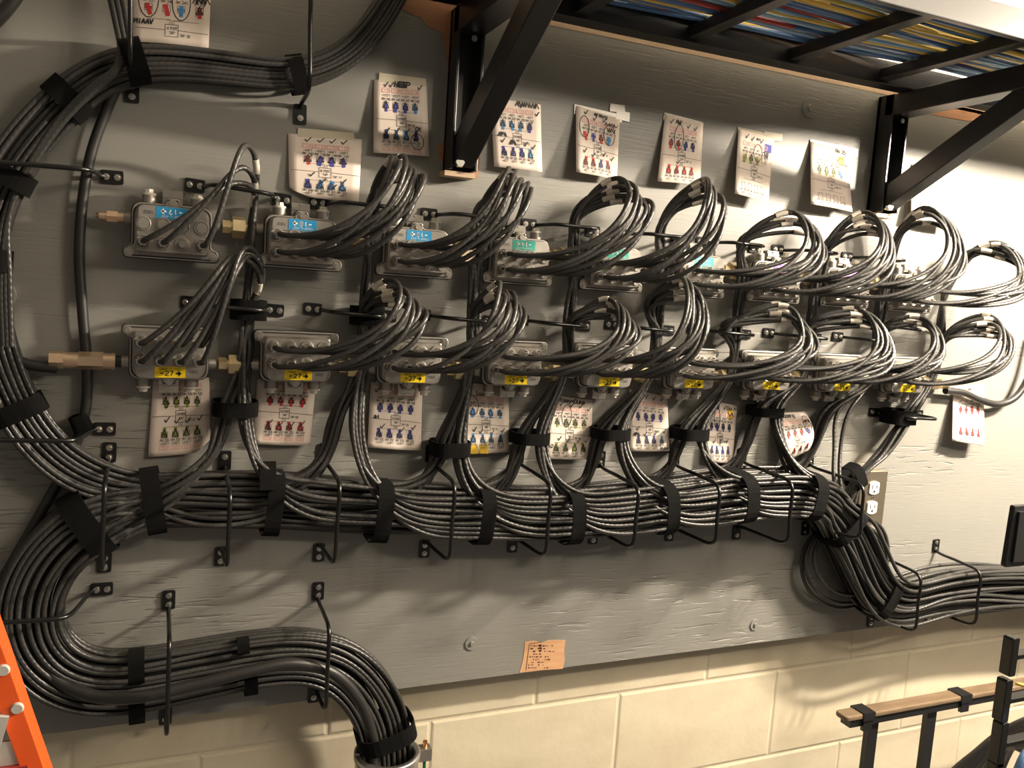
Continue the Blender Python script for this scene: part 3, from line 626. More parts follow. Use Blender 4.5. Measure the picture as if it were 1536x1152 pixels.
# ---------------------------------------------------------------- hook and loop straps
def strap(center, T, N, hu, d0, d1, width, label, tail=None):
    """closed band round a bundle: N = in-board direction across, extents +-hu and depth d0..d1"""
    c = np.array(center, float); T3 = np.array([T[0], 0, T[1]]); N3 = np.array([N[0], 0, N[1]]); Y = np.array([0, -1., 0]); dm, hd = (d0+d1)/2, (d1-d0)/2
    n = 28; vs = []; th = .0022
    for e, s in ((0, -1), (0, 1), (th, 1), (th, -1)):
        for i in range(n):
            a = 2*math.pi*i/n; ca, sa = math.cos(a), math.sin(a); p = 2.0/3.2
            x = (hu+e)*math.copysign(abs(ca)**p, ca); y = (hd+e)*math.copysign(abs(sa)**p, sa)
            vs.append(np.array([c[0], 0, c[1]])+N3*x+Y*(dm+y)+T3*s*width/2)
    fs = []
    for r in range(4):
        q = (r+1) % 4
        for i in range(n): fs.append((r*n+i, r*n+(i+1) % n, q*n+(i+1) % n, q*n+i))
    mb = MB().add(vs, fs, False); cc = np.array([c[0], -dm, c[1]])
    if tail is not None:
        a = np.array(tail[0]); b = np.array(tail[1]); mb.obox((a+b)/2, (b-a)/2, (0, .0012, 0), (width/2, 0, 0))
    o = part('hook_and_loop_strap', mb, 'strap_velcro', None); return tag(o, label, 'strap', 'black hook and loop straps')
def rstrap(rt, px, hu, d0, d1, width, label, shift=0, tail=None):
    X, Z = at(*px, .06)[[0, 2]]; p, T, N = rt.fr(rt.near(X, Z)); return strap(p+N*shift, T, N, hu, d0, d1, width, label, tail)
def fx(n): return .058+n*.0066+.008
rstrap(RL2, (232, 757), .047, .004, .066, .026, 'black strap on the main bundle below the leftmost card')
rstrap(RR, (407, 757), .048, .004, .082, .024, 'black strap on the main bundle with its tail sticking up below second card', tail=(at(402, 735, .085), at(402, 692, .05)))
rstrap(RR, (573, 768), .048, .004, .090, .026, 'black strap on the main bundle below the third card')
rstrap(RR, (717, 772), .047, .004, .099, .024, 'black strap on the main bundle below the fourth card')
rstrap(RR, (847, 772), .047, .004, .108, .026, 'black strap on the main bundle below the fifth card')
rstrap(RR, (985, 757), .047, .004, .117, .026, 'black strap on the main bundle below the sixth card')
rstrap(RR, (1097, 741), .047, .004, .126, .028, 'black strap on the main bundle below the seventh card')
rstrap(RR, (1190, 738), .047, .004, .133, .028, 'black strap on the main bundle below the eighth card')
rstrap(RR, (1262, 786), .050, .010, .100, .024, 'black strap on the right bundle just left of the outlet')
rstrap(RR, (1322, 897), .048, .010, .092, .026, 'black strap at the bottom of the right bundle where it turns')
rstrap(RL1, (98, 140), .030, .006, .050, .028, 'black strap on the sloping bundle in the upper left')
rstrap(RL1, (200, 90), .027, .004, .074, .028, 'black strap at the top left ring beside the cut off card')
rstrap(RL1, (452, 104), .026, .006, .046, .022, 'black strap on the upper bundle at its second ring')
rstrap(RL1, (18, 262), .034, .006, .062, .026, 'black strap on the left edge bundle at the upper side ring')
rstrap(RL1, (-4, 390), .034, .006, .062, .030, 'black strap on the left edge bundle beside the painted washer')
rstrap(RL1, (20, 615), .034, .006, .062, .026, 'black strap on the left edge bundle below the hardline')
rstrap(RL2, (128, 796), .050, .006, .060, .034, 'black strap where the lower bundle leaves the main bundle')
rstrap(RL2, (206, 1032), .022, .030, .070, .022, 'black strap round the upper strands of the lower left bundle', shift=.030)
rstrap(RL2, (204, 1032), .018, .030, .070, .022, 'black strap round the bottom strands of the lower left bundle', shift=-.036)
rstrap(RL2, (370, 1000), .010, .050, .070, .018, 'small black strap on top of the lower bundle', shift=.036)
rstrap(RL2, (372, 1000), .016, .050, .072, .020, 'black strap under the lower bundle before the conduit', shift=-.026)
rstrap(RL2, (577, 1100), .047, .010, .098, .028, 'black strap round the bundle at the mouth of the conduit')
g = at(1278, 714, .05); d_ = np.array([at(1312, 690, .05)[0]-g[0], at(1312, 690, .05)[2]-g[2]]); d_ /= np.linalg.norm(d_)
strap((g[0], g[2]), d_, np.array([-d_[1], d_[0]]), .025, .034, .076, .024, 'black strap on the rightmost descending bundle above the outlet')
for n, w_ in ((0, .022), (2, .024), (3, .020), (4, .020), (5, .022), (6, .018), (8, .030)):
    X, Z = strap_w(n); strap((X, Z), (0, 1), (1, 0), .031, .006, .064, w_, f'black strap on the vertical bundle right of the {ORD[n]} lower tap')
q_ = at(121, 634, .014); strap((q_[0], q_[2]), (-.35, .94), (.94, .35), .0105, .003, .025, .024, 'black strap holding the thick trunk cable to a side ring')
for n in (0, 1):
    strap((TS*n+.108, .108), (0, 1), (1, 0), .024, .008, .056, .030, f'black strap on the vertical bundle above the lower row, right of its {ORD[n]} tap')

# ---------------------------------------------------------------- distribution rings
SCREWM = MB().cyl((0, 0, 0), (0, -.0022, 0), .0052, .0046, 12).cyl((0, -.0022, 0), (0, -.0040, 0), .0034, .0026, 6, False).mesh('screw', 'zinc_screw')
def ring(A, B, depth, label, sa=2, sb=2, drop=(.012, .012), plate=.030, rr=.0033, inset=.010):
    """wall ring from plate A to plate B (world x, z of the plate centres)"""
    A, B = np.array(A), np.array(B); e = (B-A)/np.linalg.norm(B-A); nrm = np.array([-e[1], e[0]])
    t = thing('distribution_ring', label, 'cable ring', (A[0], 0, A[1])); o3 = np.array([A[0], 0, A[1]])
    for P, s, sgn, nm in ((A, sa, 1, 'a'), (B, sb, -1, 'b')):
        poly = []
        for k in (-1, 1):
            for h in ((-1, 1) if k < 0 else (1, -1)):
                q = P-A+e*k*plate/2+nrm*h*.0095; poly.append((q[0], q[1]))
        pl = part('plate', MB().prism(rounded(poly, [.003]*4, 3), -.0032, .0), 'ring_black', t)
        for k in ((-1, 1) if s == 2 else (-sgn,)):
            q = P-A+e*k*.0072*(1 if s == 2 else .8); sc = link('screw', SCREWM, pl); sc.location = (q[0], -.003, q[1])
    a, b = A-A+e*inset, B-A-e*inset; da, db = drop
    C = [W(*a, .003), W(*(a+e*.004), .010), W(*(a+e*da*.6), depth*.55), W(*(a+e*da), depth-.010), W(*(a+e*(da+.010)), depth), W(*((a+b)/2), depth), W(*(b-e*(db+.010)), depth), W(*(b-e*db), depth-.010), W(*(b-e*db*.6), depth*.55), W(*(b-e*.004), .010), W(*b, .003)]
    part('rod', MB().tube(catmull(C, .006), rr, 10), 'ring_black', t)
    return t
def vring(pa, pb, depth, label, **k):
    a, b = at(*pa, 0), at(*pb, 0); return ring((a[0], a[2]), (b[0], b[2]), depth, label, **k)
vring((164, 678), (157, 843), .105, 'black wire ring over the left end of the main bundle')
vring((337, 690), (331, 834), .118, 'black wire ring over the main bundle below the gap of the two leftmost taps', sa=1)
vring((488, 678), (478, 828), .126, 'black wire ring over the main bundle right of the second card')
vring((646, 680), (636, 823), .132, 'black wire ring over the main bundle right of the third card')
vring((778, 682), (768, 816), .138, 'black wire ring over the main bundle right of the fourth card', sb=1)
vring((900, 688), (889, 804), .142, 'black wire ring over the main bundle below the fifth tap', sb=2)
vring((1012, 686), (1003, 800), .146, 'black wire ring over the main bundle left of the seventh card', sb=1)
vring((1113, 682), (1104, 798), .150, 'black wire ring over the main bundle left of the eighth card', sb=1)
vring((1214, 688), (1207, 792), .150, 'black wire ring over the main bundle near its right end')
vring((1316, 822), (1305, 930), .120, 'black wire ring over the foot of the right bundle')
vring((1403, 818), (1392, 922), .120, 'black wire ring over the bundle leaving to the right')
vring((253, 899), (248, 1072), .110, 'black wire ring over the lower left bundle', sb=1)
vring((477, 886), (470, 1040), .105, 'black wire ring over the lower bundle before the conduit', sb=1)
vring((198, -60), (198, 138), .085, 'black wire ring at the upper left bundle beside the cut off card')
vring((452, -40), (450, 172), .085, 'black wire ring over the upper bundle above the first tall card', sb=1)
vring((168, 266), (-110, 243), .080, 'black wire ring reaching left over the edge bundle, upper one')
vring((157, 643), (-110, 640), .095, 'black wire ring reaching left over the edge bundle, middle one', drop=(.02, .012))
vring((153, 883), (-90, 900), .105, 'black wire ring reaching left over the lower left bundle', drop=(.025, .012))
for n in range(9):
    x0, x1 = TS*n+.030, TS*n+.155
    if n < 8: ring((TS*n+.030, .285 if n == 0 else .278), (TS*n+.155, .277), .062, f'black wire ring across the vertical bundle above the upper row, right of its {ORD[n]} tap', plate=.028)
    if n < 8: ring((TS*n+.028, .113), (TS*n+.150, .108), .064, f'black wire ring across the vertical bundle between the rows, right of {ORD[n]} tap', plate=.028)
a = at(1310, 618, 0); ring((a[0], a[2]), (a[0]+.13, a[2]-.004), .075, 'black wire ring round the rightmost descending bundle under the last tap', sa=1, sb=1)

# ---------------------------------------------------------------- instruction cards
COLM = {'b': 'marker_blue', 'c': 'marker_sky', 'r': 'marker_red', 'g': 'marker_green', 'y': 'marker_yellow'}
def card(quad, lift, label, spec, curl=(.0, .005), bend=0., tape=None, cut=None, name='instruction_card'):
    """quad = pixel corners tl tr br bl; lift = distance of the four corners from the board"""
    Q = [at(*quad[i], lift[i]) for i in range(4)]
    Wd = (np.linalg.norm(Q[1]-Q[0])+np.linalg.norm(Q[2]-Q[3]))/2; H = (np.linalg.norm(Q[3]-Q[0])+np.linalg.norm(Q[2]-Q[1]))/2
    def surf(a, b, l=0.):
        s, t = a/Wd, b/H
        p = (1-s)*(1-t)*Q[0]+s*(1-t)*Q[1]+s*t*Q[2]+(1-s)*t*Q[3]
        d = curl[0]*math.sin(math.pi*t)+curl[1]*(t**3)*(.6+.4*math.cos(6.28*(s-.5)))+bend*math.sin(math.pi*s)*t
        return p+np.array([0, -d-l*1.0, 0])
    root = thing(name, label, 'paper card', tuple(surf(Wd/2, H)), group='handwritten tap cards on the board'); o3 = np.array(root.location)
    S = lambda a, b, l=0.: surf(a, b, l)-o3
    nx, ny = 8, 14; mb = MB()
    def clip(i, j):
        s, t = i/nx, j/ny
        if cut:
            for (cs, ct, w_, h_) in cut:             # corner (cs, ct) cut off by w_, h_
                ds, dt = abs(s-cs)/w_, abs(t-ct)/h_
                if ds+dt < 1: s += (1 if cs == 0 else -1)*(1-ds-dt)*w_*.5; t += (1 if ct == 0 else -1)*(1-ds-dt)*h_*.5
        return s*Wd, t*H
    F_ = [S(*clip(i, j)) for j in range(ny+1) for i in range(nx+1)]; B_ = [p+np.array([0, .0003, 0]) for p in F_]; k = len(F_)
    ix = lambda i, j: j*(nx+1)+i
    fs = [(ix(i, j), ix(i, j+1), ix(i+1, j+1), ix(i+1, j)) for j in range(ny) for i in range(nx)]
    fs += [tuple(k+q for q in f[::-1]) for f in fs]
    bd = [ix(i, 0) for i in range(nx)]+[ix(nx, j) for j in range(ny)]+[ix(i, ny) for i in range(nx, 0, -1)]+[ix(0, j) for j in range(ny, 0, -1)]
    fs += [(bd[i], bd[(i+1) % len(bd)], k+bd[(i+1) % len(bd)], k+bd[i]) for i in range(len(bd))]
    mb.add(F_+B_, fs, True); part('sheet', mb, 'card_paper', root)
    ink = Ink(S); X = lambda s: s*Wd; Y = lambda t: t*H
    draw_card(ink, X, Y, Wd, H, spec)
    ink.build({'ink_grey': 'printed_diagram', 'ink_black': 'pen_marks', 'ink_pink': 'pink_boxes', 'marker_blue': 'blue_marker', 'marker_sky': 'sky_marker', 'marker_red': 'red_marker', 'marker_green': 'green_marker', 'marker_yellow': 'yellow_marker'}, root)
    for ti, tp in enumerate(tape or []):
        P = [at(x, y, max(lift[0], lift[1])+.0003+.0002*ti) for x, y in tp]; c = sum(P)/4
        vs = [p-o3 for p in P]+[p-o3+np.array([0, .0006, 0]) for p in P]
        part('tape', MB().add(vs, [(0, 3, 2, 1), (4, 5, 6, 7), (0, 1, 5, 4), (1, 2, 6, 5), (2, 3, 7, 6), (3, 0, 4, 7)]), 'clear_tape', root)
    return root
def draw_card(ink, X, Y, Wd, H, sp):
    g, k, pk = 'ink_grey', 'ink_black', 'ink_pink'; mm = .001
    xs = sp.get('xs', (.26, .43, .59, .75)); bw = .075
    yt = sp.get('yt', .22); pinks = sp.get('pinks', 'tb'); th = .024*.115/Wd*Wd; th = min(.0042, H*.036)
    if 't' in pinks:
        for i, x in enumerate(xs):
            ink.rect(pk, X(x-bw*.95), Y(yt-.035), X(x+bw*.95), Y(yt+.03), .7*mm)
            ink.text(pk, sp['codes'][i], X(x), Y(yt+.022), H*.042, .55*mm, adv=Wd*.036)
    for i, x in enumerate(xs):
        ink.text(g, sp['ft'][i], X(x), Y(yt+.085), th*.85, .55*mm, adv=Wd*.026)
        ink.text(g, 'RM '+sp['rm'][i], X(x), Y(yt+.135), th*.9, .65*mm, adv=Wd*.025)
        ink.rect(g, X(x-.05), Y(yt+.16), X(x+.05), Y(yt+.245), .6*mm)
    yb = sp.get('yb', yt+.33); bh = .15; xc = sp.get('xc', .5)
    ink.rect(g, X(xc-.085), Y(yb), X(xc+.085), Y(yb+bh), .8*mm)
    ink.text(g, sp.get('ports', '8')+' PORT', X(xc), Y(yb+.065), th*.95, .6*mm, adv=Wd*.023); ink.text(g, 'TAP', X(xc), Y(yb+.12), th*.95, .6*mm, adv=Wd*.025)
    ym = yb+bh*.45
    ink.line(g, [(X(.03), Y(ym-.004)), (X(xc-.085), Y(ym))], .7*mm); ink.line(g, [(X(xc+.085), Y(ym)), (X(.985), Y(ym+.012))], .7*mm)
    ink.text(g, 'TAP '+sp['tap'], X(xc+.17), Y(yb+bh-.005), th*.9, .55*mm, adv=Wd*.022)
    for i, q in enumerate((-.03, -.01, .01, .03)):
        ink.line(g, [(X(xc+q), Y(yb)), (X(xc+q), Y(yb-.06+.004*i)), (X(xs[i]), Y(yb-.06+.004*i))], .5*mm)
        if sp.get('ports', '8') == '8': ink.line(g, [(X(xc+q), Y(yb+bh)), (X(xc+q), Y(yb+bh+.055)), (X(xs[i]), Y(yb+bh+.055))], .5*mm)
    def blob(c, x, y, seed, dn):
        """marker stroke with a pen triangle on it"""
        rd = random.Random(seed); m = COLM[c[0]]
        hh = .10 if len(c) < 2 or c[1] != 's' else .06; tl = rd.uniform(-.02, .02)
        ink.seg(m, (X(x+tl), Y(y-dn*hh*.35)), (X(x-tl), Y(y+dn*hh*.75)), Wd*rd.uniform(.045, .062), .0005)
        if rd.random() < .6: ink.seg(m, (X(x-.03), Y(y)), (X(x+.03), Y(y+.005)), H*.04, .0005)
        if 'n' not in c:
            s = .045; P = [(X(x+rd.uniform(-.01, .01)), Y(y-.055)), (X(x+s), Y(y+.035+rd.uniform(-.01, .01))), (X(x-s), Y(y+.035)), (X(x), Y(y-.06))]
            ink.line(k, P, 1.5*mm, .0007)
            if rd.random() < .5: ink.line(k, [(X(x-.02), Y(y-.01)), (X(x+.02), Y(y+.02))], 1.8*mm, .0007)
        if 'x' in c: ink.line(k, [(X(x-.05), Y(y+.06)), (X(x+.06), Y(y-.07))], 1*mm, .0007)
    for i, x in enumerate(xs):
        c = sp['top'][i]
        if c != '.': blob(c, x, yt+.205, hash_(sp['tap'])+i, 1)
    y2 = yb+bh+.11
    if sp.get('ports', '8') == '8':
        for i, x in enumerate(xs):
            ink.rect(g, X(x-.05), Y(y2+.005), X(x+.05), Y(y2+.085), .6*mm)
            c = sp['bot'][i]
            if c != '.': blob(c, x, y2+.03, hash_(sp['tap'])+i+9, -1)
            if y2+.13 < .98: ink.text(g, 'RM '+sp['rm2'][i], X(x), Y(y2+.128), th*.85, .6*mm, adv=Wd*.024)
            if y2+.18 < .98: ink.text(g, sp['ft'][3-i], X(x), Y(y2+.172), th*.8, .5*mm, adv=Wd*.025)
            if 'b' in pinks and y2+.25 < .99:
                ink.rect(pk, X(x-bw*.9), Y(y2+.19), X(x+bw*.9), Y(y2+.235), .7*mm); ink.text(pk, sp['codes2'][i], X(x), Y(y2+.23), H*.03, .5*mm, adv=Wd*.034)
    for (x, y) in sp.get('checks', []):
        ink.line(k, [(X(x-.035), Y(y-.01)), (X(x-.012), Y(y+.022)), (X(x+.045), Y(y-.045))], 1.4*mm, .0008)
    for (x, y, rx, ry) in sp.get('ovals', []):
        ink.line(k, [(X(x+rx*math.cos(a)), Y(y+ry*math.sin(a))) for a in np.linspace(0, 6.28, 15)], 1.2*mm, .0008)
    for (x0, y0, x1, y1, n_) in sp.get('scrib', []):
        rd = random.Random(n_); ink.line(k, [(X(x0+(x1-x0)*(i/n_)+rd.uniform(-.02, .02)), Y(y0 if i % 2 else y1)) for i in range(n_+1)], 1.5*mm, .0008)
    for (tx, x, y, h, wd) in sp.get('hand', []): ink.text(k, tx, X(x), Y(y), H*h, wd*1.35*mm, adv=H*h*.82, lift=.0008, slope=.12)
    for (m, x0, y0, x1, y1) in sp.get('fills', []): ink.fill(m, X(x0), Y(y0), X(x1), Y(y1))
def hash_(s): return sum(ord(c)*(i*7+3) for i, c in enumerate(s))
FT = ('~40FT', '~60FT', '~60FT', '~40FT')
def row4(y, xs=(.26, .43, .59, .75)): return [(x, y) for x in xs]
XS = (.22, .40, .58, .76)
card([(199, -62), (318, -50), (313, 72), (199, 62)], (.003, .003, .004, .006), 'card with red and blue boxes and 4 PORT TAP, cut by the top edge', dict(tap='18', ports='4', yt=.36, xs=(.2, .43, .62, .86), xc=.5, yb=.76, codes=('C117', 'C118', 'C119', 'C120'), ft=('~90FT', '~90FT', '~45FT', '~60FT'), rm=('230', '248', '240', '234'), top=('rn', 'rn', 'cn', 'rx'), bot='....', pinks='t', ovals=[(.2, .45, .13, .24), (.62, .48, .12, .22)], hand=[('MiAAV', .13, .77, .055, 1.3)], scrib=[(.78, .40, .98, .47, 14)]))
card([(432, 200), (543, 209), (538, 304), (434, 294)], (.002, .002, .012, .008), 'pale square card with taped top and checks, above the second upper tap', dict(tap='17', codes=('C129', 'C130', 'C131', 'C132'), ft=FT, rm=('240', '139', '146', '143'), rm2=('248', '249', '247', '247'), codes2=('',)*4, yt=.175, pinks='t', top=('rx', 'b', 'b', 'b'), bot=('b', 'c', 'c', 'c'), checks=row4(.08)+[(.31, .63), (.47, .72), (.62, .80), (.76, .70)]), tape=[[(447, 192), (531, 199), (532, 214), (446, 206)]], cut=[(0, 1, .3, .12)])
card([(561, 119), (640, 126), (644, 235), (560, 229)], (.002, .002, .010, .012), 'card with scribbled out heading left of the rack bracket', dict(tap='16', xs=XS, codes=('C133', 'C128', 'C130', 'C134'), ft=('~110FT', '~100FT', '~110FT', '~100FT'), rm=('145', '147', '147', '145'), rm2=('148', '221', '147', '223'), codes2=('C125', 'C126', 'C127', 'C128'), yt=.135, top=('b', 'b', 'b', 'c'), bot=('b', 'c', 'c', 'b'), checks=[(.22, .065), (.32, .065), (.86, .07), (.24, .69), (.42, .68), (.6, .68)], ovals=[(.78, .81, .12, .11)], hand=[('HEEP', .52, .075, .07, 1.5), ('CK', .80, .66, .05, 1.1)], scrib=[(.42, .02, .62, .08, 12)]), tape=[[(569, 109), (639, 118), (640, 131), (568, 124)]])
card([(736, 146), (811, 157), (813, 258), (741, 250)], (.002, .002, .020, .014), 'card with blue triangles partly behind the left rack strut', dict(tap='15', xs=XS, codes=('C121', 'C122', 'C123', 'C124'), ft=FT, rm=('231', '237', '233', '222'), rm2=('236', '221', '217', '223'), codes2=('C113',)*4, yt=.15, top=('c', 'c', 'c', 'bx'), bot=('b', 'b', 'b', 'c'), checks=[(.6, .07), (.92, .16), (.2, .61), (.66, .63), (.82, .66)], scrib=[(.5, .0, .95, .07, 18), (.12, .48, .28, .54, 8), (.34, .58, .46, .65, 8)]))
card([(864, 157), (930, 176), (925, 270), (864, 258)], (.002, .002, .016, .026), 'card with two ringed columns and folded tape at its top corner', dict(tap='14', xs=XS, codes=('C117', 'C118', 'C119', 'C120'), ft=FT, rm=('234', '148', '237', '240'), rm2=('239', '241', '243', '245'), codes2=('',)*4, yt=.20, pinks='t', top=('rn', 'bn', 'r', 'cn'), bot=('r', 'r', 'b', 'r'), checks=[(.22, .08), (.42, .14), (.64, .13), (.2, .66), (.4, .70), (.65, .66), (.85, .70)], ovals=[(.19, .29, .11, .16), (.77, .33, .13, .16)], hand=[('mnmyg', .55, .085, .055, 1.0)], scrib=[(.66, .14, .95, .19, 9), (.7, .28, .9, .22, 6)]), tape=[[(862, 156), (932, 172), (933, 184), (861, 171)], [(915, 155), (937, 158), (938, 170), (915, 167)], [(925, 166), (945, 169), (944, 183), (924, 178)]])
card([(998, 170), (1055, 185), (1050, 278), (986, 272)], (.002, .002, .022, .022), 'card with one ringed column and red triangles below, right of the taped card', dict(tap='13', xs=XS, codes=('C113', 'C114', 'C115', 'C116'), ft=FT, rm=('234', '241', '235', '145'), rm2=('239', '241', '243', '245'), codes2=('',)*4, yt=.20, pinks='t', top=('r', 'r', 'b', 'b'), bot=('r', 'r', 'r', 'r'), checks=[(.18, .10), (.62, .12), (.80, .13), (.42, .69)], ovals=[(.4, .31, .11, .20)], scrib=[(.3, .05, .44, .11, 7)]), tape=[[(997, 168), (1054, 183), (1054, 194), (995, 180)]])
card([(1108, 192), (1161, 206), (1152, 305), (1102, 290)], (.002, .002, .024, .030), 'card with a dark violet block near its taped top corner', dict(tap='12', xs=XS, codes=('C109', 'C110', 'C111', 'C112'), ft=FT, rm=('232', '331', '335', '337'), rm2=('339', '341', '343', '345'), codes2=('',)*4, yt=.20, pinks='t', top=('gn', 'g', 'gn', '.'), bot=('.', '.', '.', '.'), checks=[(.24, .10), (.40, .12), (.66, .12)], ovals=[(.58, .30, .12, .13)], fills=[('marker_blue', .76, .17, .96, .215)], scrib=[(.5, .08, .62, .11, 6), (.78, .36, .90, .25, 4)]), tape=[[(1107, 190), (1162, 203), (1162, 212), (1107, 204)], [(1147, 197), (1174, 201), (1174, 212), (1146, 210)]])
card([(1216, 211), (1272, 226), (1278, 318), (1216, 306)], (.002, .002, .026, .030), 'card with long top tape reading Rm 25 left of the right bracket', dict(tap='11', xs=XS, codes=('C105', 'C106', 'C107', 'C108'), ft=FT, rm=('322', '321', '323', '325'), rm2=('329', '331', '333', '335'), codes2=('',)*4, yt=.20, pinks='t', top=('g', 'g', 'g', 'cn'), bot=('.', '.', '.', '.'), checks=[], ovals=[(.80, .31, .13, .15)], fills=[('marker_yellow', .72, .17, .86, .235)], hand=[('Rm 25', .78, .08, .055, 1.0)], scrib=[(.8, .25, .95, .27, 5)]), tape=[[(1216, 209), (1287, 224), (1286, 236), (1215, 221)]])
card([(1368, 246), (1421, 257), (1426, 345), (1366, 332)], (.002, .002, .022, .022), 'blank looking card half hidden behind the right rack bracket', dict(tap='10', xs=XS, codes=('C101', 'C102', 'C103', 'C104'), ft=FT, rm=('310', '311', '312', '313'), rm2=('314', '315', '316', '317'), codes2=('',)*4, yt=.20, pinks='t', top=('.',)*4, bot=('.',)*4))
card([(230, 566), (314, 566), (316, 676), (222, 686)], (.003, .003, .006, .006), 'card with olive green marks below the leftmost yellow tap', dict(tap='01', xs=(.24, .42, .60, .78), xc=.50, codes=('C 1', 'C 2', 'C 3', 'C 4'), ft=('~268FT', '~258FT', '~258FT', '~250FT'), rm=('301', '303', '304', '306'), rm2=('306', '307', '308', '309'), codes2=('C5', 'C6', 'C7', 'C8'), yt=.10, top=('g', 'g', 'g', 'g'), bot=('g', 'g', 'g', 'g'), checks=[(.26, .37), (.27, .55), (.44, .57), (.62, .57), (.82, .55)], hand=[]), cut=[(1, 1, .22, .16)])
card([(386, 568), (474, 575), (465, 668), (379, 666)], (.003, .003, .008, .008), 'card with red marks below the second yellow tap', dict(tap='02', xs=(.24, .42, .60, .80), xc=.50, codes=('C9', 'C10', 'C11', 'C12'), ft=('~240FT', '~240FT', '~240FT', '~228FT'), rm=('201', '202', '204', '205'), rm2=('206', '207', '208', '209'), codes2=('C13', 'C14', 'C15', 'C16'), yt=.10, top=('r', 'r', 'r', 'r'), bot=('r', 'r', 'r', 'r'), checks=[(.26, .66), (.44, .68), (.64, .68), (.82, .66)]))
card([(556, 572), (634, 579), (631, 676), (551, 671)], (.003, .003, .010, .014), 'card with dark blue marks below the third yellow tap', dict(tap='03', xs=(.20, .39, .58, .78), codes=('C17', 'C18', 'C19', 'C20'), ft=('~208FT', '~208FT', '~208FT', '~210FT'), rm=('101', '102', '104', '105'), rm2=('106', '107', '108', '109'), codes2=('C21', 'C22', 'C23', 'C24'), yt=.16, top=('bx', 'b', 'b', 'b'), bot=('b', 'b', 'b', 'b'), checks=[(.12, .13), (.6, .08), (.25, .67), (.62, .70), (.84, .66)], scrib=[(.08, .50, .18, .55, 6)]), tape=[[(565, 565), (630, 570), (630, 584), (563, 580)]])
card([(693, 578), (763, 586), (764, 678), (694, 680)], (.003, .003, .014, .012), 'card with sky blue marks and yellow boxes below the fourth yellow tap', dict(tap='04', xs=(.22, .42, .60, .80), codes=('C25', 'C26', 'C27', 'C28'), ft=('~208FT', '~198FT', '~230FT', '~200FT'), rm=('110', '112', '108', '113'), rm2=('137', '106', '111', '115'), codes2=('C29', 'C30', 'C31', 'C32'), yt=.17, top=('c', 'c', 'c', 'c'), bot=('c', 'c', 'c', 'c'), checks=[(.25, .65), (.38, .68), (.62, .69), (.85, .66), (.9, .10)], ovals=[(.22, .28, .12, .15)], hand=[('Luis', .42, .12, .06, 1.1)], fills=[('marker_yellow', .14, .91, .31, .965), ('marker_yellow', .35, .91, .52, .965)]), tape=[[(692, 573), (763, 580), (764, 590), (692, 584)]])
card([(824, 592), (889, 600), (886, 689), (817, 688)], (.003, .003, .016, .016), 'card headed Missy + Duke with green marks below the gap of fourth and fifth taps', dict(tap='05', xs=(.22, .42, .62, .82), codes=('C33', 'C34', 'C35', 'C36'), ft=('~168FT', '~168FT', '~168FT', '~168FT'), rm=('221', '213', '218', '219'), rm2=('115', '217', '220', '222'), codes2=('',)*4, yt=.20, pinks='t', top=('g', 'g', 'g', 'g'), bot=('g', 'g', 'g', 'g'), checks=[(.28, .13), (.52, .13), (.72, .14), (.92, .17), (.28, .68), (.46, .70), (.7, .70), (.88, .70)], ovals=[(.42, .30, .11, .18)], hand=[('Missy+Duke', .50, .09, .062, 1.1), ('x2', .1, .82, .05, 1.0)]))
card([(944, 584), (1001, 594), (1004, 676), (944, 677)], (.003, .003, .026, .018), 'card with dark blue marks and four checks below the fifth coupling', dict(tap='06', xs=(.22, .42, .60, .80), codes=('C41', 'C42', 'C43', 'C44'), ft=FT, rm=('117', '122', '119', '118'), rm2=('116', '217', '206', '211'), codes2=('',)*4, yt=.20, pinks='t', top=('b', 'b', 'b', 'b'), bot=('b', 'b', 'b', 'c'), checks=[(.24, .10), (.44, .08), (.64, .09), (.84, .09), (.2, .63), (.38, .72), (.64, .70), (.88, .66)], scrib=[(.1, .69, .24, .74, 8), (.74, .93, .98, .98, 10)]))
card([(1056, 600), (1106, 608), (1098, 694), (1058, 693)], (.003, .003, .014, .014), 'card with blue marks and a yellow cross below the sixth coupling', dict(tap='07', xs=(.22, .40, .60, .80), codes=('C49', 'C50', 'C51', 'C52'), ft=FT, rm=('123', '122', '124', '126'), rm2=('127', '128', '129', '126'), codes2=('',)*4, yt=.19, pinks='t', top=('b', 'b', 'b', 'b'), bot=('b', 'b', 'b', 'b'), checks=[(.18, .09), (.62, .08), (.3, .66), (.52, .65), (.74, .64)], ovals=[(.40, .27, .09, .19)], fills=[('marker_yellow', .72, .13, .90, .22)], hand=[('Dawn', .82, .10, .055, 1.0)], scrib=[(.33, .05, .46, .12, 7), (.74, .21, .9, .14, 3)]))
card([(1158, 619), (1208, 617), (1213, 676), (1166, 698)], (.003, .003, .022, .020), 'curled card reading x2 rooms with red marks near the eighth tap', dict(tap='08', xs=(.24, .44, .64, .84), codes=('C57', 'C58', 'C59', 'C60'), ft=FT, rm=('216', '214', '221', '210'), rm2=('219', '221', '223', '225'), codes2=('',)*4, yt=.20, pinks='t', top=('r', 'r', 'r', 'bn'), bot=('r', 'r', 'r', 'r'), ovals=[(.86, .28, .11, .19)], hand=[('x2roomng', .34, .10, .07, 1.0)], scrib=[(.78, .18, .96, .24, 8)]), curl=(.020, 0))
card([(1430, 580), (1476, 577), (1476, 669), (1428, 661)], (.003, .003, .030, .028), 'card with red marks hanging alone below the right hardline', dict(tap='09', xs=(.24, .42, .60, .80), codes=('',)*4, ft=FT, rm=('201', '203', '205', '207'), rm2=('209', '211', '213', '215'), codes2=('',)*4, yt=.20, pinks='', top=('r', 'r', 'r', 'r'), bot=('r', 'r', 'r', 'r'), hand=[('Barb', .56, .08, .04, 1.0)]))

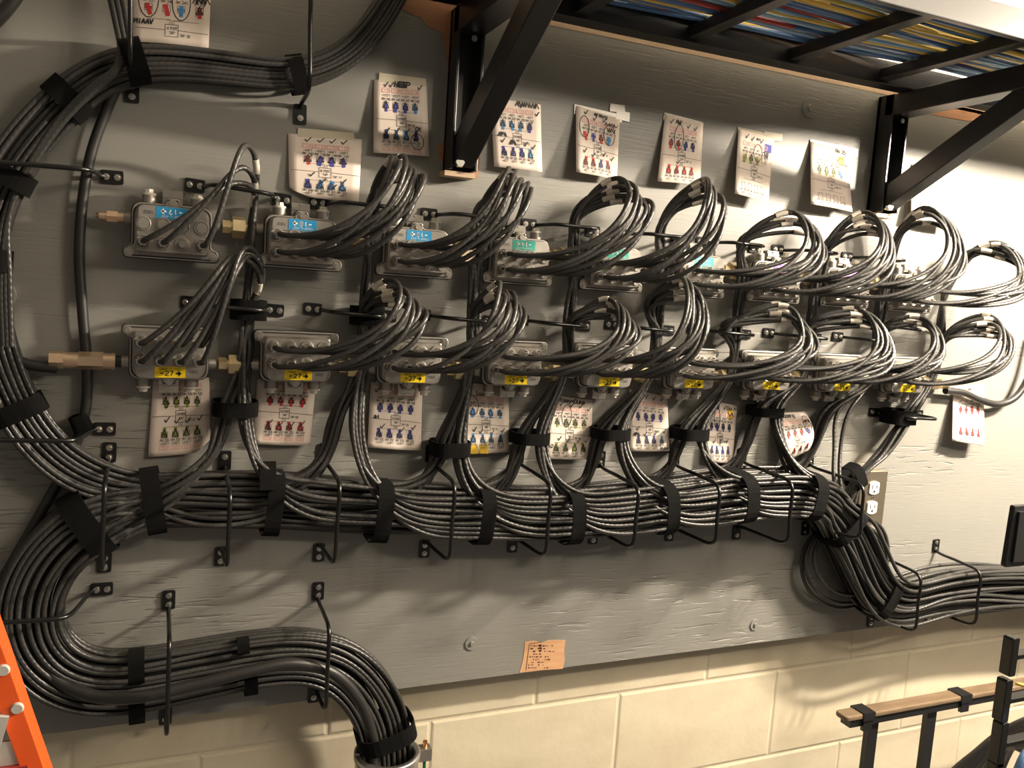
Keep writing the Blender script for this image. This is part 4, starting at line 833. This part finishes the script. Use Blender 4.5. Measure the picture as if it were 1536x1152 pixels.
# ---------------------------------------------------------------- overhead cable runway and its brackets
RZ0, RZ1 = .604, .648; RD0, RD1 = .046, .395
def build_runway():
    t = thing('cable_runway', 'black overhead ladder cable runway at the top right', 'cable tray', (1.2, 0, RZ0))
    part('side_rail', MB().box(-.88, 2.2, -RD0-.036, -RD0, 0, RZ1-RZ0), 'rack_black', t, .0015)
    part('side_rail', MB().box(-.88, 2.2, -RD1, -RD1+.012, 0, RZ1-RZ0), 'rack_black', t, .0015)
    for k in range(-5, 8):
        x = .819+.2185*k-1.2
        if -.86 < x < 2.1: part('rung', MB().box(x-.0125, x+.0125, -RD1+.006, -RD0-.030, .006, .026), 'rack_black', t, .0015)
build_runway()
def bracket(X, zbot, label):
    t = thing('wall_bracket', label, 'bracket', (X, 0, zbot)); H = RZ0-zbot
    part('wall_leg', MB().box(-.023, .023, -.010, -.001, 0, H).box(-.023, -.018, -.042, -.001, 0, H).box(.018, .023, -.042, -.001, 0, H), 'rack_black', t, .001)
    part('arm', MB().box(-.023, .023, -.40, -.02, H-.042, H-.001), 'rack_black', t, .0015)
    a, b = np.array([0, -.026, .022]), np.array([0, -.375, H-.022]); e = (b-a)/np.linalg.norm(b-a); n = np.cross(e, [1, 0, 0])
    part('strut', MB().obox((a+b)/2, (b-a)/2, np.array([.0175, 0, 0]), n*.021), 'rack_black', t, .002)
    sc = part('bolt', MB().cyl((-.010, -.040, .010), (-.010, -.050, .010), .0055, n=14).cyl((-.010, -.046, .010), (-.010, -.052, .010), .0085, .0075, 6, False), 'zinc_screw', t)
    part('bolt', MB().cyl((.004, -.041, H-.050), (.004, -.0445, H-.050), .005, n=12), 'zinc_screw', t)
    part('base_foot', MB().box(-.028, .024, -.030, -.001, -.010, -.002), 'pale_wood', t)
bracket(.432, .350, 'black triangular wall bracket left of the cards, holding the runway')
bracket(1.352, .372, 'black triangular wall bracket at the right holding the runway')
def runway_cables():
    rd = random.Random(5); cols = ['b']*46+['y']*18+['r']*3+['s']*8; rd.shuffle(cols)
    M = {'b': ('rack_cable_blue', 'blue patch cable lying on the overhead runway'), 'y': ('rack_cable_yellow', 'yellow patch cable lying on the overhead runway'), 'r': ('rack_cable_red', 'red patch cable lying on the overhead runway'), 's': ('rack_cable_sky', 'pale blue patch cable lying on the overhead runway')}
    n = len(cols)
    for i, c in enumerate(cols):
        lay = i % 3; d0 = .086+(i//3)/(n/3)*.285; ph = rd.uniform(0, 6.28); P = []
        x = .34
        while x < 3.3:
            d = d0+.022*math.sin(2.6*x+ph)+.010*math.sin(6.1*x+2*ph); d = d0+(d-d0)+.018*math.sin(1.5*x+.8); e_ = 1/(1+math.exp(-(x-1.12)*9)); d = d+.030*e_*max(0, 1-(d0-.086)/.15); d = min(.372, max(.085, d))
            P.append(W(x, RZ0+.034+lay*.0075+.002*math.sin(5*x+ph), d)); x += .07
        m, lb = M[c]
        o = part('patch_cable', MB().tube(catmull(P, .035), .0042, 6), m, None); tag(o, lb, 'cable', {'b': 'blue', 'y': 'yellow', 'r': 'red', 's': 'pale blue'}[c]+' cables on the runway')
runway_cables()

# ---------------------------------------------------------------- outlet
def outlet():
    a, b, c = at(1293, 708, .032), at(1329, 712, .032), at(1316, 786, .032); x0, x1 = a[0], a[0]+.072; z1, z0 = a[2], a[2]-.116
    t = thing('power_outlet', 'brass framed duplex wall outlet with two white sockets', 'outlet', (x0, 0, z0)); w_, h_ = x1-x0, z1-z0
    part('box', MB().box(0, w_, -.028, 0, 0, h_), 'outlet_brass', t, .003)
    part('face_plate', MB().box(-.002, w_+.002, -.034, -.028, -.002, h_+.002), 'outlet_steel', t, .002)
    for k, zc in enumerate((h_*.70, h_*.33)):
        P = [(w_/2+.0165*max(-.82, min(.82, math.cos(q)*1.15)), zc+.0145*math.sin(q)) for q in np.linspace(0, 6.283, 25)[:-1]]
        s = part('socket', MB().prism(P, -.037, -.034), 'outlet_white', t)
        mb = MB().box(w_/2-.0072, w_/2-.0052, -.0374, -.037, zc-.002, zc+.007).box(w_/2+.0052, w_/2+.0072, -.0374, -.037, zc-.001, zc+.006).cyl((w_/2, -.037, zc-.0075), (w_/2, -.0374, zc-.0075), .0026, n=10)
        part('slots', mb, 'dark_recess', s)
    part('plate_screw', MB().cyl((w_/2, -.034, h_*.515), (w_/2, -.0358, h_*.515), .0032, .0026, 10), 'zinc_screw', t)
outlet()

# ---------------------------------------------------------------- conduit
def conduit():
    c = at(581, 1126, .060); t = thing('conduit', 'galvanised steel conduit swallowing the lower cable bundle', 'conduit', (c[0], c[1], -1.5)); z = c[2]+1.5; a = np.linspace(0, 6.283, 41)[:-1]
    R1, R0 = .053, .047; vs = []; n = 40
    prof = [(R1, 0), (R1, z-.012), (R1+.0025, z-.010), (R1+.0025, z-.001), (R1, z), (R0, z), (R0-.001, z-.25)]
    for r, zz in prof: vs += [(r*math.cos(q), r*math.sin(q), zz) for q in a]
    part('pipe', MB().add(vs, [(k*n+i, k*n+(i+1) % n, (k+1)*n+(i+1) % n, (k+1)*n+i) for k in range(len(prof)-1) for i in range(n)], True), 'conduit_zinc', t)
    q = at(637, 1128, .060)-np.array(t.location)
    t2 = thing('ground_clamp', 'small steel grounding clamp with green wire beside the conduit', 'clamp', tuple(at(637, 1128, .060)))
    part('block', MB().box(-.012, .010, -.010, .010, -.012, .010), 'machined_aluminium', t2, .001)
    part('clamp_screw', MB().cyl((.0, 0, .010), (.0, 0, .020), .004, n=12), 'copper', t2)
    part('green_lead', MB().tube(catmull([(0, 0, -.010), (.001, -.002, -.04), (-.002, 0, -.12), (-.002, 0, -.3)], .02), .003, 8), 'green_wire', t2)
conduit()

# ---------------------------------------------------------------- bottom right: wooden topped frame, cable manager, grey cables
def frame():
    a, b = at(1268, 1079, .12), at(1520, 1044, .12); e = b-a; L = np.linalg.norm(e[[0, 2]])+.12; z = a[2]
    t = thing('ladder_frame', 'worn brown topped black frame standing at the lower right wall', 'frame', (a[0], a[1], z))
    poly = rounded([(-.016, -.018), (L, -.018), (L, .016), (-.016, .016)], [.010, 0, 0, .010], 4)
    part('top_rail', MB().add([(x, y, 0.004) for x, y in poly]+[(x, y, .015) for x, y in poly], [tuple(range(len(poly)))[::-1], tuple(range(len(poly), 2*len(poly)))]+[(i, (i+1) % len(poly), len(poly)+(i+1) % len(poly), len(poly)+i) for i in range(len(poly))]), 'worn_wood', t, .003)
    part('under_rail', MB().box(.0, L, -.014, .012, -.012, .004), 'rack_black', t)
    for x in (.075, .245):
        part('upright', MB().box(x-.014, x+.014, -.006, .006, -.55, -.010), 'rack_black', t)
    for x in (.045, .33): part('clip', MB().box(x-.016, x+.016, -.020, .018, .0, .0175).box(x-.012, x+.012, -.018, -.010, -.022, .0), 'rack_black', t)
    part('lower_collar', MB().box(.225, .265, -.02, .012, -.178, -.166), 'rack_black', t)
frame()
def manager():
    b = at(1528, 1100, .42); t = thing('cable_manager', 'black plastic cable manager fingers at the right edge', 'cable manager', tuple(b)); o3 = b
    part('spine', MB().box(.055, .075, -.008, .008, -.35, .22), 'finger_plastic', t)
    for k, (x0, y0, x1, y1) in enumerate(((1513, 955, 1560, 1003), (1503, 1018, 1560, 1068), (1497, 1082, 1560, 1132), (1488, 1142, 1560, 1190))):
        p, q = at(x0, y0, .42)-o3, at(x1, y1, .42)-o3
        w_ = .0165; zc = (p[2]+q[2])/2
        mb = MB().prism(rounded([(p[0], q[2]), (p[0]+w_, q[2]), (p[0]+w_, zc-.005), (.055, zc-.005), (.055, zc+.003), (p[0]+w_, zc+.003), (p[0]+w_, p[2]), (p[0], p[2])], [.0045, .004, .003, 0, 0, .003, .004, .0045]), -.010, .010)
        part('finger', mb, 'finger_plastic', t, .0012)
    p, q = at(1516, 758, .40), at(1560, 845, .40)
    t = thing('rack_panel_edge', 'black rounded rack edge cut by the right border', 'rack', tuple((p+q)/2)); L = np.array(t.location); p, q = p-L, q-L
    part('edge', MB().prism(rounded([(p[0], q[2]), (q[0], q[2]), (q[0], p[2]), (p[0]+.004, p[2])], [.006, 0, 0, .004]), -.005, .005), 'rack_black', t, .002)
    part('lip', MB().box(p[0]+.012, q[0], -.010, -.004, q[2]+.01, p[2]-.01), 'rack_black', t)
    for i in range(9):
        f = i/8
        px_cable('grey_cable', [(1400+i*11, 1200, .22+.01*(i % 3)), (1425+i*10, 1160-i*1.0, .24), (1462+i*7, 1128-i*.5, .28), (1500+i*3, 1098+i*3, .33), (1540, 1078+i*6, .37), (1600, 1060+i*7, .42)], .0050, 'grey_jacket', 'charcoal cable sweeping into the cable manager at lower right', 'cables entering the manager', 8)
    px_cable('yellow_cable', [(1524, 1025, .41), (1534, 1028, .42), (1560, 1034, .44)], .003, 'rack_cable_yellow', 'yellow cable end beside the cable manager fingers')
    px_cable('blue_cable', [(1522, 1175, .46), (1530, 1150, .47), (1542, 1128, .47), (1570, 1110, .47)], .008, 'rack_cable_blue', 'thick blue cable in the bottom right corner')
manager()

# ---------------------------------------------------------------- orange step ladder at the lower left
def ladder():
    d = .42; top, bot = at(-42, 890, d), at(70, 1210, d); t = thing('step_ladder', 'bright orange fibreglass step ladder leg at the lower left', 'ladder', tuple(bot)); o3 = bot
    e = top-bot; L = np.linalg.norm(e); e /= L; n = np.cross(e, [0, -1., 0]); n /= np.linalg.norm(n)
    mid = (top-bot)/2
    part('rail', MB().obox(mid, e*L*.5, n*.0100, np.array([0, .004, 0])).obox(mid+n*.0085+np.array([0, .012, 0]), e*L*.5, n*.002, np.array([0, .014, 0])).obox(mid-n*.0085+np.array([0, .012, 0]), e*L*.5, n*.002, np.array([0, .014, 0])), 'ladder_orange', t, .001)
    for px in ((5, 1005), (26, 1062)):
        q = at(*px, d+.004)-o3; part('rivet', MB().cyl(q, q+[0, -.003, 0], .0062, .0050, 14), 'ladder_grey', t)
    q = at(0, 1085, d-.02)-o3; part('step', MB().prism([(q[0]-.09, q[2]-.03), (q[0]-.002, q[2]-.038), (q[0]+.012, q[2]+.020), (q[0]-.008, q[2]+.024), (q[0]-.09, q[2]+.024)], -.01, .03), 'ladder_grey', t)
    q = at(22, 1120, d-.03)-o3; br = part('bracket_plate', MB().box(q[0]-.02, q[0]+.012, 0, .004, q[2]-.022, q[2]+.022), 'ladder_grey', t)
    part('bolt_hole', MB().cyl(q+[0.002, .0, .004], q+[0.002, -.001, .004], .006, n=14), 'dark_recess', br)
    q = at(10, 1150, d-.02)-o3; part('foot_pad', MB().box(q[0]-.05, q[0]+.022, -.006, .02, q[2]-.05, q[2]+.012), 'ladder_red', t)
ladder()

# ---------------------------------------------------------------- loose tags
t = thing('cable_tag', 'tan paper flag tag with C131 written on it, beside a brass coupling', 'tag', tuple(at(708, 378, .085)))
a_, b_ = at(696, 389, .085)-np.array(t.location), at(721, 368, .085)-np.array(t.location); e_ = b_-a_; n_ = np.cross(e_/np.linalg.norm(e_), [0, -1., 0])*.0068
part('flag', MB().obox((a_+b_)/2, e_/2, n_, np.array([0, .0005, 0])), 'flag_tan', t)
L_ = np.linalg.norm(e_); u_ = e_/L_; v_ = -n_/np.linalg.norm(n_)
if v_[2] > 0: v_ = -v_
ik = Ink(lambda p, q, l: a_+u_*p+v_*(q-.0068)+np.array([0, -.0007-l*.3, 0])); ik.text('ink_black', 'C131', L_*.52, .0100, .0062, .0011, adv=.0056); ik.build({'ink_black': 'tag_writing'}, t)
